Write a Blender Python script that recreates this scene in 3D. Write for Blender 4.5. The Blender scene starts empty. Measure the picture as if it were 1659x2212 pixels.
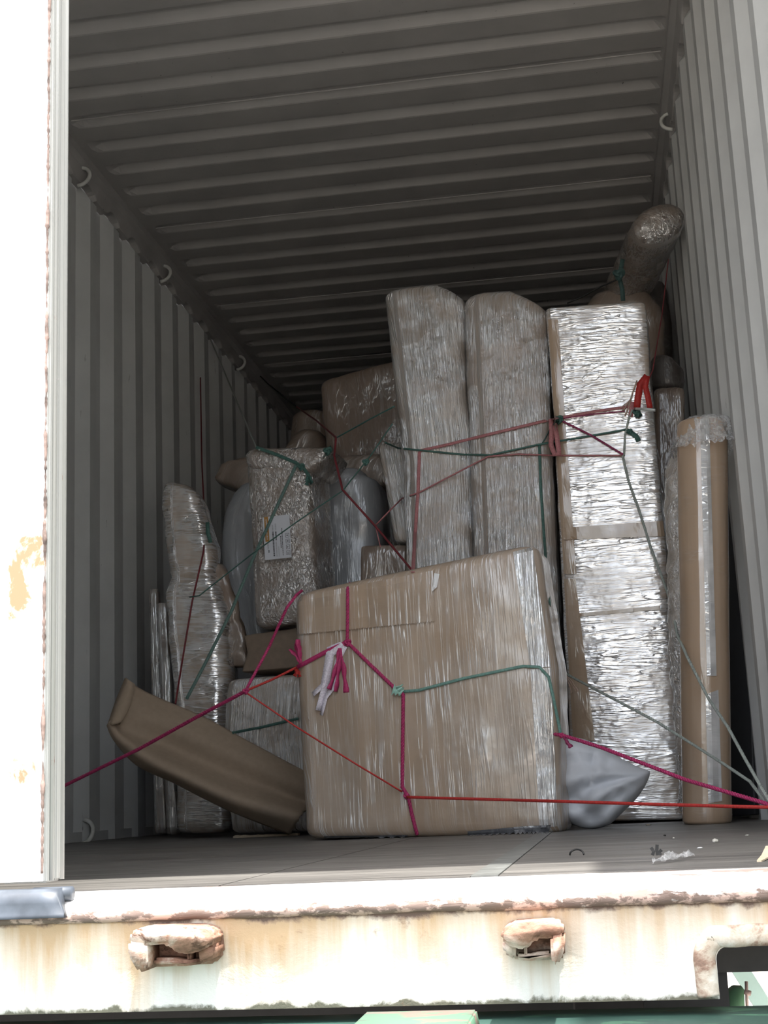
import bpy, bmesh, math, random
from mathutils import Vector, Matrix, noise
random.seed(7)
scene = bpy.context.scene
C = scene.collection
PI = math.pi

# ------------------------------------------------------------------ camera
# interior of the container: x = -1.2..1.2, y = depth from the door sill, z = up from the floor
CF, CA, CB, CC = 2964.8, 0.1453, 0.2075, -0.0434
CPOS = Vector((0.7183, -1.7999, 0.0986))
ca, sa, cb, sb = math.cos(CA), math.sin(CA), math.cos(CB), math.sin(CB)
FW = Vector((-sa*cb, ca*cb, sb)); R0 = Vector((ca, sa, 0)); U0 = R0.cross(FW)
RT = math.cos(CC)*R0 + math.sin(CC)*U0
UP = -math.sin(CC)*R0 + math.cos(CC)*U0
cam_d = bpy.data.cameras.new('camera'); cam = bpy.data.objects.new('camera', cam_d); C.objects.link(cam)
M = Matrix((RT, UP, -FW)).transposed().to_4x4(); M.translation = CPOS
cam.matrix_world = M
cam_d.sensor_fit = 'HORIZONTAL'; cam_d.sensor_width = 36; cam_d.lens = CF/1659*36
cam_d.clip_start = 0.02; cam_d.clip_end = 500
scene.camera = cam

# ------------------------------------------------------------------ light
w = bpy.data.worlds.new('sky'); scene.world = w; w.use_nodes = True
nt = w.node_tree; bg = nt.nodes['Background']
sky = nt.nodes.new('ShaderNodeTexSky'); sky.sky_type = 'NISHITA'
sky.sun_disc = False; sky.sun_elevation = math.radians(72); sky.sun_rotation = math.radians(200)
sky.air_density = 1.2; sky.dust_density = 4.0; sky.ozone_density = 1.0
hs = nt.nodes.new('ShaderNodeHueSaturation'); hs.inputs['Saturation'].default_value = 0.45
nt.links.new(sky.outputs[0], hs.inputs['Color']); nt.links.new(hs.outputs[0], bg.inputs['Color'])
bg.inputs['Strength'].default_value = 0.50
sd = bpy.data.lights.new('sun', 'SUN'); sd.energy = 10; sd.angle = math.radians(0.6); sd.color = (1, .965, .9)
sun = bpy.data.objects.new('sun', sd); C.objects.link(sun)
sun.rotation_euler = Vector((0.20, -0.135, 1)).to_track_quat('Z', 'Y').to_euler()
scene.view_settings.view_transform = 'Standard'; scene.view_settings.look = 'None'
scene.view_settings.exposure = 0.10; scene.view_settings.gamma = 1.0
scene.view_settings.use_curve_mapping = False
scene.cycles.max_bounces = 8; scene.cycles.diffuse_bounces = 4; scene.cycles.glossy_bounces = 4
scene.cycles.use_denoising = True
scene.cycles.sample_clamp_indirect = 8
try: scene.cycles.denoising_input_passes = 'RGB_ALBEDO_NORMAL'
except Exception: pass

# ------------------------------------------------------------------ helpers
def at(x, y, Y):
    """point of the depth plane y=Y that a sight line through picture position x,y meets"""
    d = FW + (x-829.5)/CF*RT - (y-1106)/CF*UP
    return CPOS + d*((Y-CPOS.y)/d.y)

def tag(o, label=None, cat=None, group=None, kind=None):
    if label: o['label'] = label
    if cat: o['category'] = cat
    if group: o['group'] = group
    if kind: o['kind'] = kind
    return o
def empty(name, loc, label, cat, group=None):
    o = bpy.data.objects.new(name, None); C.objects.link(o); o.location = loc; o.empty_display_size = .05
    return tag(o, label, cat, group)
def link(name, me, mat, parent=None, smooth=True):
    o = bpy.data.objects.new(name, me); C.objects.link(o)
    if mat: me.materials.append(mat)
    if smooth:
        for p in me.polygons: p.use_smooth = True
    if parent:
        o.parent = parent
        bpy.context.view_layer.update()
        o.matrix_parent_inverse = parent.matrix_world.inverted()
    return o
def recenter(o):
    """put the origin of a one-mesh thing at the middle of its base"""
    vs = o.data.vertices
    n = len(vs)
    c = Vector((sum(v.co.x for v in vs)/n, sum(v.co.y for v in vs)/n, min(v.co.z for v in vs)))
    o.data.transform(Matrix.Translation(-c)); o.location = c
    return o
def mesh(name, verts, faces, mat, parent=None, smooth=False, uvs=None):
    me = bpy.data.meshes.new(name); me.from_pydata([tuple(v) for v in verts], [], faces)
    if uvs:
        ul = me.uv_layers.new(name='UVMap')
        for l in me.loops: ul.data[l.index].uv = uvs[l.vertex_index]
    me.update()
    return link(name, me, mat, parent, smooth)
def boxes(name, bl, mat, parent=None, bevel=0, smooth=False):
    """bl: list of (x0,x1,y0,y1,z0,z1) collected in one mesh"""
    bm = bmesh.new()
    for b in bl:
        x0, x1, y0, y1, z0, z1 = b
        vs = [bm.verts.new(p) for p in ((x0,y0,z0),(x1,y0,z0),(x1,y1,z0),(x0,y1,z0),(x0,y0,z1),(x1,y0,z1),(x1,y1,z1),(x0,y1,z1))]
        for f in ((0,3,2,1),(4,5,6,7),(0,1,5,4),(1,2,6,5),(2,3,7,6),(3,0,4,7)): bm.faces.new([vs[i] for i in f])
    if bevel: bmesh.ops.bevel(bm, geom=bm.edges[:], offset=bevel, segments=2, affect='EDGES', clamp_overlap=True)
    me = bpy.data.meshes.new(name); bm.to_mesh(me); bm.free()
    return link(name, me, mat, parent, smooth)
def prism(name, poly, y0, y1, mat, parent=None, bevel=0):
    """polygon in x,z swept from y0 to y1"""
    bm = bmesh.new()
    a = [bm.verts.new((x, y0, z)) for x, z in poly]; b = [bm.verts.new((x, y1, z)) for x, z in poly]
    bm.faces.new(a); bm.faces.new(b[::-1])
    n = len(poly)
    for i in range(n): bm.faces.new((a[(i+1) % n], a[i], b[i], b[(i+1) % n]))
    bmesh.ops.recalc_face_normals(bm, faces=bm.faces)
    if bevel: bmesh.ops.bevel(bm, geom=bm.edges[:], offset=bevel, segments=2, affect='EDGES', clamp_overlap=True)
    me = bpy.data.meshes.new(name); bm.to_mesh(me); bm.free()
    return link(name, me, mat, parent, bool(bevel))
def catmull(pts, n=8):
    out = []; m = len(pts)
    if m < 3: 
        return [pts[0].lerp(pts[-1], i/n) for i in range(n+1)]
    for i in range(m-1):
        p0 = pts[max(i-1, 0)]; p1 = pts[i]; p2 = pts[i+1]; p3 = pts[min(i+2, m-1)]
        for k in range(n):
            t = k/n
            out.append(.5*((2*p1)+(p2-p0)*t+(2*p0-5*p1+4*p2-p3)*t*t+(3*p1-p0-3*p2+p3)*t**3))
    out.append(pts[-1].copy()); return out
def resample(pts, step):
    out = [pts[0].copy()]; acc = 0
    for a, b in zip(pts, pts[1:]):
        L = (b-a).length
        if L < 1e-9: continue
        k = max(1, int(round(L/step)))
        for i in range(1, k+1): out.append(a.lerp(b, i/k))
    return out
def frames(pts):
    fr = []; n = None
    for i, p in enumerate(pts):
        t = (pts[min(i+1, len(pts)-1)]-pts[max(i-1, 0)]).normalized()
        if n is None: n = t.orthogonal().normalized()
        n = (n - t*n.dot(t))
        n = n.normalized() if n.length > 1e-6 else t.orthogonal().normalized()
        fr.append((p, t, n, t.cross(n)))
    return fr
def tube_geo(V, F, pts, r, seg=6, rad=None):
    fr = frames(pts); base = len(V)
    for i, (p, t, n, b) in enumerate(fr):
        rr = r if rad is None else rad(i/(len(fr)-1))
        for k in range(seg):
            a = 2*PI*k/seg; V.append(p+(n*math.cos(a)+b*math.sin(a))*rr)
    for i in range(len(fr)-1):
        for k in range(seg):
            F.append((base+i*seg+k, base+i*seg+(k+1) % seg, base+(i+1)*seg+(k+1) % seg, base+(i+1)*seg+k))
    F.append(tuple(base+k for k in range(seg))[::-1]); F.append(tuple(base+(len(fr)-1)*seg+k for k in range(seg)))
def strand_geo(V, F, pts, r, strands=2, pitch=.03):
    """laid rope: strands wound about the line"""
    pts = resample(pts, min(pitch/7, .006)); fr = frames(pts); s = 0; S = [0]
    for a, b in zip(pts, pts[1:]): s += (b-a).length; S.append(s)
    for k in range(strands):
        q = []
        for (p, t, n, b), d in zip(fr, S):
            a = 2*PI*(d/pitch + k/strands); q.append(p+(n*math.cos(a)+b*math.sin(a))*r*.5)
        tube_geo(V, F, q, r*.62, 6)
def ribbon_geo(V, F, pts, w, th=.0008, face=None, wf=None, tw=0):
    fr = frames(pts); base = len(V); face = face or Vector((0.1, -1, 0))
    m = len(fr)
    for i, (p, t, n, b) in enumerate(fr):
        side = t.cross(face); side = side.normalized() if side.length > 1e-4 else n
        if tw: side = Matrix.Rotation(tw*i/m, 3, t) @ side
        up = side.cross(t).normalized(); ww = w*(wf(i/(m-1)) if wf else 1)/2
        for q in (p-side*ww-up*th, p+side*ww-up*th, p+side*ww+up*th, p-side*ww+up*th): V.append(q)
    for i in range(m-1):
        for k in range(4):
            F.append((base+i*4+k, base+i*4+(k+1) % 4, base+(i+1)*4+(k+1) % 4, base+(i+1)*4+k))
    F.append((base, base+3, base+2, base+1)); F.append(tuple(base+(m-1)*4+k for k in range(4)))

# ------------------------------------------------------------------ materials
MATS = {}
class NB:
    def __init__(s, name):
        s.m = bpy.data.materials.new(name); s.m.use_nodes = True; s.t = s.m.node_tree; s.n = s.t.nodes; s.l = s.t.links
        s.b = s.n['Principled BSDF']
    def new(s, t, **k):
        n = s.n.new(t)
        for a, v in k.items(): setattr(n, a, v)
        return n
    def set(s, **k):
        for a, v in k.items():
            i = s.b.inputs[a.replace('_', ' ')]
            if hasattr(v, 'links') or isinstance(v, bpy.types.NodeSocket): s.l.new(v, i)
            else: i.default_value = (*v, 1) if isinstance(v, tuple) and len(v) == 3 else v
    def coord(s, kind='Object', scale=(1, 1, 1), rot=(0, 0, 0), loc=(0, 0, 0)):
        tc = s.new('ShaderNodeTexCoord'); mp = s.new('ShaderNodeMapping')
        mp.inputs['Scale'].default_value = scale; mp.inputs['Rotation'].default_value = rot; mp.inputs['Location'].default_value = loc
        s.l.new(tc.outputs[kind], mp.inputs[0]); return mp.outputs[0]
    def noise(s, vec, scale=1, detail=4, rough=.55, dist=0):
        n = s.new('ShaderNodeTexNoise'); s.l.new(vec, n.inputs['Vector'])
        n.inputs['Scale'].default_value = scale; n.inputs['Detail'].default_value = detail
        n.inputs['Roughness'].default_value = rough; n.inputs['Distortion'].default_value = dist
        return n.outputs['Fac']
    def ramp(s, fac, stops):
        r = s.new('ShaderNodeValToRGB'); s.l.new(fac, r.inputs[0]); e = r.color_ramp.elements
        while len(e) < len(stops): e.new(.5)
        for i, (p, c) in enumerate(stops):
            e[i].position = p; e[i].color = (*c, 1) if not isinstance(c, (int, float)) else (c, c, c, 1)
        return r.outputs[0]
    def mix(s, fac, a, b, mode='MIX'):
        n = s.new('ShaderNodeMix', data_type='RGBA', blend_type=mode)
        for i, v in ((0, fac), (6, a), (7, b)):
            if isinstance(v, bpy.types.NodeSocket): s.l.new(v, n.inputs[i])
            else: n.inputs[i].default_value = v if i == 0 else (*v, 1)
        return n.outputs[2]
    def math(s, op, a, b=0.0, clamp=False):
        n = s.new('ShaderNodeMath', operation=op, use_clamp=clamp)
        for i, v in enumerate((a, b)):
            if isinstance(v, bpy.types.NodeSocket): s.l.new(v, n.inputs[i])
            else: n.inputs[i].default_value = v
        return n.outputs[0]
    def bump(s, h, strength=.3, dist=.01, normal=None):
        n = s.new('ShaderNodeBump'); s.l.new(h, n.inputs['Height'])
        n.inputs['Strength'].default_value = strength; n.inputs['Distance'].default_value = dist
        if normal: s.l.new(normal, n.inputs['Normal'])
        return n.outputs[0]
    def xyz(s, kind='Object'):
        tc = s.new('ShaderNodeTexCoord'); x = s.new('ShaderNodeSeparateXYZ'); s.l.new(tc.outputs[kind], x.inputs[0]); return x.outputs
    def rng(s, v, a, b, c=0., d=1.):
        n = s.new('ShaderNodeMapRange'); s.l.new(v, n.inputs[0])
        for i, q in enumerate((a, b, c, d)): n.inputs[i+1].default_value = q
        return n.outputs[0]

def plain(name, col, rough=.6, var=.15, scale=30, **k):
    m = NB(name); v = m.coord()
    f = m.noise(v, scale, 5)
    lo = tuple(c*(1-var) for c in col); hi = tuple(min(1, c*(1+var)) for c in col)
    m.set(Base_Color=m.ramp(f, [(.3, lo), (.7, hi)]), Roughness=rough, **k)
    m.set(Normal=m.bump(f, .15, .002))
    return m.m

def film(name, base, milk=.25, su=70, sv=5, ang=0., strength=.6, dist=.004, crumple=12, crough=.13, coat=1.0, ior=1.6, milkcol=(.66, .66, .66), gl=.30, fw=.05, cover=.5, grain=1., low=.0):
    """board or foam under tight stretch film: a clear glossy layer with pulled folds that are denser and whiter than the rest"""
    m = NB(name)
    v = m.coord('UV', (su, sv, 1), (0, 0, ang)); v2 = m.coord('UV', (1, 1, 1)); v3 = m.coord('UV', (su*.55, sv*.6, 1), (0, 0, ang-.22), (3, 5, 0)); v4 = m.coord('UV', (su*.8, sv*.5, 1), (0, 0, ang+.16), (9, 2, 0))
    s1 = m.noise(v, 1, 5, .62, .35)
    r1 = m.noise(v3, 1, 2, .5, .5); r2 = m.noise(v4, 1, 2, .5, .4)
    f1 = m.rng(m.math('ABSOLUTE', m.math('SUBTRACT', r1, .5)), 0, fw, 1, 0); f2 = m.rng(m.math('ABSOLUTE', m.math('SUBTRACT', r2, .47)), 0, fw*.7, 1, 0)
    big = m.noise(v2, 7, 3, .55); big2 = m.noise(m.coord('UV', (1, 1, 1), (0, 0, 0), (5, 8, 0)), 3.2, 3, .6)
    msk = m.ramp(big, [(.62-.3*cover, 0), (.80-.3*cover, 1)])
    fold = m.math('MULTIPLY', m.math('MAXIMUM', f1, f2), m.math('ADD', m.math('MULTIPLY', msk, .85), .15))
    cr = m.new('ShaderNodeTexVoronoi', feature='F1'); cr.inputs['Scale'].default_value = crumple
    dv = m.new('ShaderNodeVectorMath', operation='ADD'); nn = m.new('ShaderNodeTexNoise'); nn.inputs['Scale'].default_value = 9; nn.inputs['Detail'].default_value = 4
    m.l.new(v2, nn.inputs['Vector'])
    sc = m.new('ShaderNodeVectorMath', operation='SCALE'); sc.inputs['Scale'].default_value = .30; m.l.new(nn.outputs['Color'], sc.inputs[0])
    m.l.new(v2, dv.inputs[0]); m.l.new(sc.outputs[0], dv.inputs[1]); m.l.new(dv.outputs[0], cr.inputs['Vector'])
    h = m.math('ADD', m.math('MULTIPLY', s1, grain), m.math('MULTIPLY', fold, .6))
    if low: h = m.math('ADD', h, m.math('MULTIPLY', big, low*4))
    h = m.math('ADD', h, m.math('MULTIPLY', cr.outputs['Distance'], .6))
    lo = tuple(c*.80 for c in base); hi = tuple(min(1, c*1.14) for c in base)
    col = m.ramp(m.noise(m.coord('UV', (12, 1.2, 1)), 1, 4), [(.3, lo), (.7, hi)])
    mk = m.math('ADD', m.math('MULTIPLY', fold, min(1, milk*1.5)), m.math('MULTIPLY', m.ramp(big2, [(.35, 0), (.7, 1)]), milk*.35), True)
    col = m.mix(mk, col, milkcol)
    nb = m.bump(h, strength, dist)
    m.set(Base_Color=col, Roughness=.6, Coat_Weight=coat, Coat_Roughness=crough, Coat_IOR=ior)
    m.set(Coat_Normal=nb, Normal=m.bump(h, strength*.35, dist*.6))
    g = m.new('ShaderNodeBsdfGlossy'); g.inputs['Color'].default_value = (.93, .95, .97, 1); g.inputs['Roughness'].default_value = crough*1.1
    m.l.new(nb, g.inputs['Normal'])
    fac = m.math('MULTIPLY', m.math('ADD', m.math('MULTIPLY', m.math('MAXIMUM', msk, fold), .75), .25), gl)
    mx = m.new('ShaderNodeMixShader'); m.l.new(fac, mx.inputs[0]); m.l.new(m.b.outputs[0], mx.inputs[1]); m.l.new(g.outputs[0], mx.inputs[2])
    m.l.new(mx.outputs[0], m.n['Material Output'].inputs[0])
    return m.m

M_ = {}
M_['wallpaint'] = None
def paint(name, col, rough=.5):
    m = NB(name); v = m.coord()
    n1 = m.noise(v, 3, 6, .6); n2 = m.noise(m.coord('Object', (60, 60, 6)), 1, 5, .6)
    c = m.ramp(n1, [(.3, tuple(q*.88 for q in col)), (.7, tuple(q*1.08 for q in col))])
    sp = m.ramp(n2, [(.70, 0), (.74, 1)])
    z = m.xyz()
    low = m.math('MULTIPLY', sp, .8)
    c = m.mix(low, c, (.05, .045, .04))
    m.set(Base_Color=c, Roughness=rough, Normal=m.bump(n1, .15, .01))
    return m.m
M_['wall'] = paint('pale_grey_wall_paint', (.63, .645, .64))
M_['roof'] = paint('grey_roof_paint', (.43, .42, .41), .5)
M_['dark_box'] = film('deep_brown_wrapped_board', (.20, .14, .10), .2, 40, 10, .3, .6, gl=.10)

def rusty(name, base, top, bot, amt=1.0, streak=True):
    """white paint with rust that starts along the upper edge and runs down, and peels at the lower edge"""
    m = NB(name); ax = m.xyz(); z = ax[2]
    vs = m.coord('Object', (11, 4, .9)); sn = m.noise(vs, 1, 6, .65, .2)
    vb = m.coord('Object', (14, 14, 14)); bn = m.noise(vb, 1, 7, .68, .3)
    fine = m.noise(m.coord('Object', (1, 1, 1)), 90, 5, .6)
    c = m.ramp(m.noise(m.coord(), 3, 4), [(.3, tuple(q*.93 for q in base)), (.7, base)])
    t = m.rng(z, top-.10, top, 0, 1)
    # run-off below the upper edge
    if streak:
        run = m.math('ADD', m.math('MULTIPLY', t, .30), sn)
        run = m.ramp(run, [(.52, 0), (.82, 1)])
        c = m.mix(m.math('MULTIPLY', run, .80*amt, True), c, (.44, .25, .085))
    edge = m.math('ADD', m.math('MULTIPLY', m.rng(z, top-.022, top, 0, 1), .42), m.math('ADD', m.math('MULTIPLY', bn, .8), m.math('MULTIPLY', fine, .1)))
    edge = m.ramp(edge, [(.66, 0), (.78, 1)])
    c = m.mix(edge, c, (.13, .08, .06))
    low = m.math('ADD', m.math('MULTIPLY', m.rng(z, bot+.026, bot, 0, 1), .50), m.math('MULTIPLY', bn, .9))
    low = m.ramp(low, [(.62, 0), (.72, 1)])
    c = m.mix(low, c, (.13, .125, .09))
    spot = m.ramp(bn, [(.66, 0), (.76, 1)])
    c = m.mix(m.math('MULTIPLY', spot, .8*amt, True), c, (.26, .13, .075))
    hh = m.math('ADD', m.math('MULTIPLY', edge, -.4), bn)
    m.set(Base_Color=c, Roughness=.55, Normal=m.bump(hh, .5, .006))
    return m.m
M_['sill'] = rusty('white_sill_paint_with_rust', (.80, .79, .74), -.03, -.155)
m = NB('chipped_white_lip_paint'); ax = m.xyz()
b1 = m.noise(m.coord('Object', (7, 30, 30)), 1, 8, .68, .5); b2 = m.noise(m.coord('Object', (26, 50, 40), (0, 0, 0), (3, 3, 3)), 1, 7, .7, .3)
fr = m.math('MULTIPLY', m.rng(ax[2], -.016, -.028, 0, 1), .22)
k = m.ramp(m.math('ADD', b1, fr), [(.58, 0), (.62, 1)])
c = m.mix(k, (.80, .78, .76), (.50, .36, .31))
c = m.mix(m.ramp(m.math('ADD', b2, fr), [(.66, 0), (.72, 1)]), c, (.17, .12, .10))
m.set(Base_Color=c, Roughness=.6, Normal=m.bump(m.math('ADD', b1, m.math('MULTIPLY', k, -.3)), .6, .005)); M_['lip'] = m.m
m = NB('chipped_rim_paint')
b1 = m.noise(m.coord('Object', (14, 14, 14)), 1, 7, .66, .4)
c = m.ramp(b1, [(.40, (.70, .67, .60)), (.50, (.55, .47, .38)), (.57, (.30, .19, .14)), (.64, (.14, .09, .07))])
m.set(Base_Color=c, Roughness=.65, Normal=m.bump(b1, .6, .005)); M_['rim'] = m.m
m = NB('rust_covered_casting_paint')
b1 = m.noise(m.coord('Object', (30, 30, 45)), 1, 8, .68, .4); b2 = m.noise(m.coord('Object', (14, 14, 22), (0, 0, 0), (1, 5, 2)), 1, 6, .6, .3)
c = m.ramp(b2, [(.38, (.20, .10, .065)), (.50, (.42, .24, .17)), (.60, (.66, .56, .48))])
c = m.mix(m.ramp(b1, [(.56, 0), (.66, 1)]), c, (.14, .075, .05))
m.set(Base_Color=c, Roughness=.7, Normal=m.bump(b1, .7, .005)); M_['keeper'] = m.m

# ================================================================== SETTING
W, H, LEN = 1.202, 2.69, 11.9
def corr_wall(name, sgn):
    """standard side panel: 72 mm flats, 36 mm deep folds every 0.2755 m"""
    pit, dep = .2755, .036; ys = [(-.02, 0)]; y = .06
    off = .055
    y = off
    V = []
    prof = []
    while y < LEN-.3:
        prof += [(y, 0), (y+.036*1.0, 0), (y+.036+.068, 1), (y+.036+.068+.07, 1), (y+.036+.068*2+.07, 0)]
        y += pit
    prof = [(0., 0)]+prof+[(LEN, 0)]
    xin = W-dep
    Vv = []; F = []
    zs = [0, 2.55, 2.60, 2.66]; ks = [1, 1, 0, 0]     # folds run out below the top rail
    for zi, kk in zip(zs, ks):
        for yy, f in prof: Vv.append((sgn*(W-dep*f*kk), yy, zi))
    n = len(prof)
    for a in range(len(zs)-1):
        for i in range(n-1):
            q = (a*n+i, a*n+i+1, (a+1)*n+i+1, (a+1)*n+i); F.append(q if sgn > 0 else q[::-1])
    # outer skin, so that the wall has thickness
    b = len(Vv)
    for zi in (0, 2.66):
        for yy in (0, LEN): Vv.append((sgn*(W+.02), yy, zi))
    F.append((b, b+1, b+3, b+2) if sgn < 0 else (b, b+2, b+3, b+1))
    o = mesh(name, Vv, F, M_['wall']); tag(o, kind='structure'); return o
wl = corr_wall('wall_left', -1); wr = corr_wall('wall_right', 1)
tag(mesh('wall_back', [(-W, LEN, 0), (W, LEN, 0), (W, LEN, H), (-W, LEN, H), (-W, LEN+.05, 0), (W, LEN+.05, 0), (W, LEN+.05, H), (-W, LEN+.05, H)], [(0, 1, 2, 3), (7, 6, 5, 4)], M_['wall']), kind='structure')

# roof sheet with its pressed folds, each running out before the rail
def roof():
    pit, dep = .2055, .028
    k = 0; prof = []
    y0 = 2.63-.2055*12+.0
    xs = [-1.155, -1.10, -1.085, -1.06, -1.03, -1.0, 0, 1.02, 1.06, 1.09, 1.115, 1.13, 1.175]
    ks = [0, 0, .35, .8, .97, 1, 1, 1, .97, .8, .35, 0, 0]
    ys = [(0., 0)]
    y = y0
    while y < LEN-.25:
        # panel hangs low (0), rises to 1 between
        ys += [(y-.080, 0), (y-.075, .10), (y-.063, .90), (y-.057, 1), (y-.024, 1), (y-.018, .93), (y+.012, .07), (y+.019, 0)]
        y += pit
    ys += [(LEN, 0)]
    V = []; F = []; n = len(ys)
    for x, kx in zip(xs, ks):
        for yy, f in ys:
            V.append((x, yy, 2.683+dep*f*kx + .0025*noise.noise(Vector((x*2, yy*1.5, 0)))))
    for a in range(len(xs)-1):
        for i in range(n-1): F.append((a*n+i, a*n+i+1, (a+1)*n+i+1, (a+1)*n+i))
    b = len(V)
    for x in (-W, W):
        for yy in (0, LEN): V.append((x, yy, 2.75))
    F.append((b, b+2, b+3, b+1))
    o = mesh('ceiling', V, F, M_['roof'], smooth=False); tag(o, kind='structure')
    return o
ceil = roof()
# thin welded seams across the roof
sm = []
for k in (-4, 1, 6, 11, 16):
    y = 2.63+.2055*k-.052
    sm.append((-1.09, 1.12, y-.0015, y+.0015, 2.6795, 2.6835))
boxes('weld_seam', sm, M_['roof'], ceil)

# top side rails: a flat plate under the roof's edge whose lower border dips at every fold
def rail(sgn, name):
    V = []; F = []; m = 0
    y = .0
    rows = []
    N = int(LEN/.02)
    for i in range(N+1):
        y = i*LEN/N
        ph = ((y-.055) % .2755)/.2755
        d = 0.0
        if .13 < ph < .63: d = math.sin((ph-.13)/.5*PI)**.5
        zlow = 2.575 + .028*d
        xo = W-.004; xi = 1.135
        rows.append([(sgn*xi, y, 2.688), (sgn*xi, y, 2.650), (sgn*(xi+.020), y, 2.638), (sgn*(xi+.030), y, zlow+.004), (sgn*(xi+.034), y, zlow), (sgn*xo, y, zlow-.004)])
    for r in rows: V += r
    for i in range(N):
        for k in range(5):
            q = (i*6+k, i*6+k+1, (i+1)*6+k+1, (i+1)*6+k); F.append(q if sgn > 0 else q[::-1])
    o = mesh(name, V, F, M_['roof']); tag(o, kind='structure'); return o
rl = rail(-1, 'trim_1'); rr = rail(1, 'trim_2')
# bottom rails
bbl = tag(boxes('baseboard_left', [(-W, -W+.02, 0, LEN, 0, .035)], M_['wall']), kind='structure')
bbr = tag(boxes('baseboard_right', [(W-.02, W, 0, LEN, 0, .035)], M_['wall']), kind='structure')

# lashing rings welded to the rails and the floor edge
def ring(p, nrm, parent, s=1., tilt=0):
    V = []; F = []
    pts = []
    a = Vector((0, 1, 0)); up = Vector((0, 0, 1))
    for k in range(13):
        t = PI*k/12
        pts.append(p + nrm*(.036*s*math.sin(t)) + (up*(math.cos(t)*.036-.008) + a*.012*math.cos(t))*s)
    tube_geo(V, F, pts, .0065*s, 8)
    return mesh('lashing_ring', V, F, M_['ring'], parent, True)
M_['ring'] = plain('ring_paint', (.62, .63, .60), .5)
for yy in (3.06, 4.12, 5.52, 6.95, 8.4): ring(Vector((-1.165, yy, 2.60)), Vector((1, 0, 0)), rl, 1.25)
for yy in (1.90, 3.15, 4.9): ring(Vector((1.168, yy, 2.60)), Vector((-1, 0, 0)), rr, 1.1)
ring(Vector((1.18, 1.35, .05)), Vector((-1, 0, 0)), bbr, 1.2)
for yy in (2.52, 3.15, 5.2): ring(Vector((-1.18, yy, .045)), Vector((1, 0, 0)), bbl, 1.2)

# plywood floor
m = NB('worn_plywood')
v = m.coord('Object', (2.2, 34, 1)); g = m.noise(v, 1, 7, .65, .25)
v2 = m.coord('Object', (1.1, 5, 1)); g2 = m.noise(v2, 1, 5, .6, .3)
c = m.ramp(g, [(.28, (.018, .017, .016)), (.48, (.10, .095, .09)), (.72, (.23, .22, .205))])
c = m.mix(m.ramp(g2, [(.35, 0), (.65, .45)]), c, (.19, .18, .165))
gr = m.ramp(m.noise(m.coord('Object', (5, 120, 1)), 1, 5, .7, .1), [(.60, 0), (.66, 1)])
c = m.mix(m.math('MULTIPLY', gr, .75), c, (.015, .013, .012))
lt = m.ramp(m.noise(m.coord('Object', (4, 90, 1), (0, 0, .02), (4, 2, 1)), 1, 4, .6, .1), [(.64, 0), (.70, 1)])
c = m.mix(m.math('MULTIPLY', lt, .4), c, (.36, .34, .31))
m.set(Base_Color=c, Roughness=m.ramp(g2, [(.3, .38), (.7, .62)]), Normal=m.bump(g, .35, .004))
M_['ply'] = m.m
fl = boxes('floor', [(-W, .215, .0, LEN, -.028, 0), (.218, .545, .0, LEN, -.028, 0), (.582, W, .0, LEN, -.028, 0), (-W, W, .02, LEN, -.05, -.028)], M_['ply'])
tag(fl, kind='structure')
M_['strip'] = plain('worn_steel_strip', (.13, .135, .13), .5, .3, 25)
boxes('steel_strip', [(.546, .581, .001, LEN, -.02, .0012)], M_['strip'], fl)

# threshold and door sill
sill_bot = at(560, 2180, -.07).z
nx = at(1550, 2100, -.07).x; nz = at(1600, 2044, -.07).z
def arc(cx, cz, r, a0, a1, n=5): return [(cx+r*math.cos(a0+(a1-a0)*i/n), cz+r*math.sin(a0+(a1-a0)*i/n)) for i in range(n+1)]
poly = [(-1.22, -.032), (-1.22, sill_bot), (nx, sill_bot)] + arc(nx+.014, nz-.014, .014, PI, PI/2) + [(1.06, nz), (1.06, sill_bot), (1.22, sill_bot), (1.22, -.032)]
sill = prism('trim_3', poly, -.07, .07, M_['sill']); tag(sill, kind='structure')
# lip: rounded chipped edge plate that slopes down from the plywood
V = []; F = []
prof = [(.0, -.001), (-.020, -.002), (-.040, -.006), (-.058, -.012), (-.070, -.018), (-.077, -.025), (-.079, -.031), (-.074, -.036), (-.068, -.036), (-.066, -.03), (.0, -.03)]
NX = 420
for i in range(NX+1):
    x = -1.22+2.44*i/NX
    for k, (y, z) in enumerate(prof):
        j = .0022*noise.noise(Vector((x*9, k*.7, 1)))+.0022*noise.noise(Vector((x*42, k, 3))) if 1 < k < 8 else 0
        V.append((x, y-j, z+j*.8))
n = len(prof)
for i in range(NX):
    for k in range(n): F.append((i*n+k, i*n+(k+1) % n, (i+1)*n+(k+1) % n, (i+1)*n+k))
mesh('threshold_lip', V, F, M_['lip'], sill, True)
# weld bead around the notch
V = []; F = []
pts = [Vector((nx-.012, -.071, sill_bot+.004)), Vector((nx-.014, -.072, (sill_bot+nz)/2)), Vector((nx-.013, -.072, nz-.008)), Vector((nx-.004, -.072, nz+.007)), Vector((nx+.012, -.072, nz+.012)), Vector((1.0, -.072, nz+.012)), Vector((1.07, -.071, nz+.012))]
pts = resample(catmull(pts, 6), .006)
pts = [p+Vector((.0012*noise.noise(p*40), 0, .0012*noise.noise(p*40+Vector((7, 0, 0))))) for p in pts]
tube_geo(V, F, pts, .013, 10)
V = [Vector((v.x, -.071+(v.y+.071)*.45, v.z)) for v in V]
mesh('notch_rim', V, F, M_['rim'], sill, True)

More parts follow.
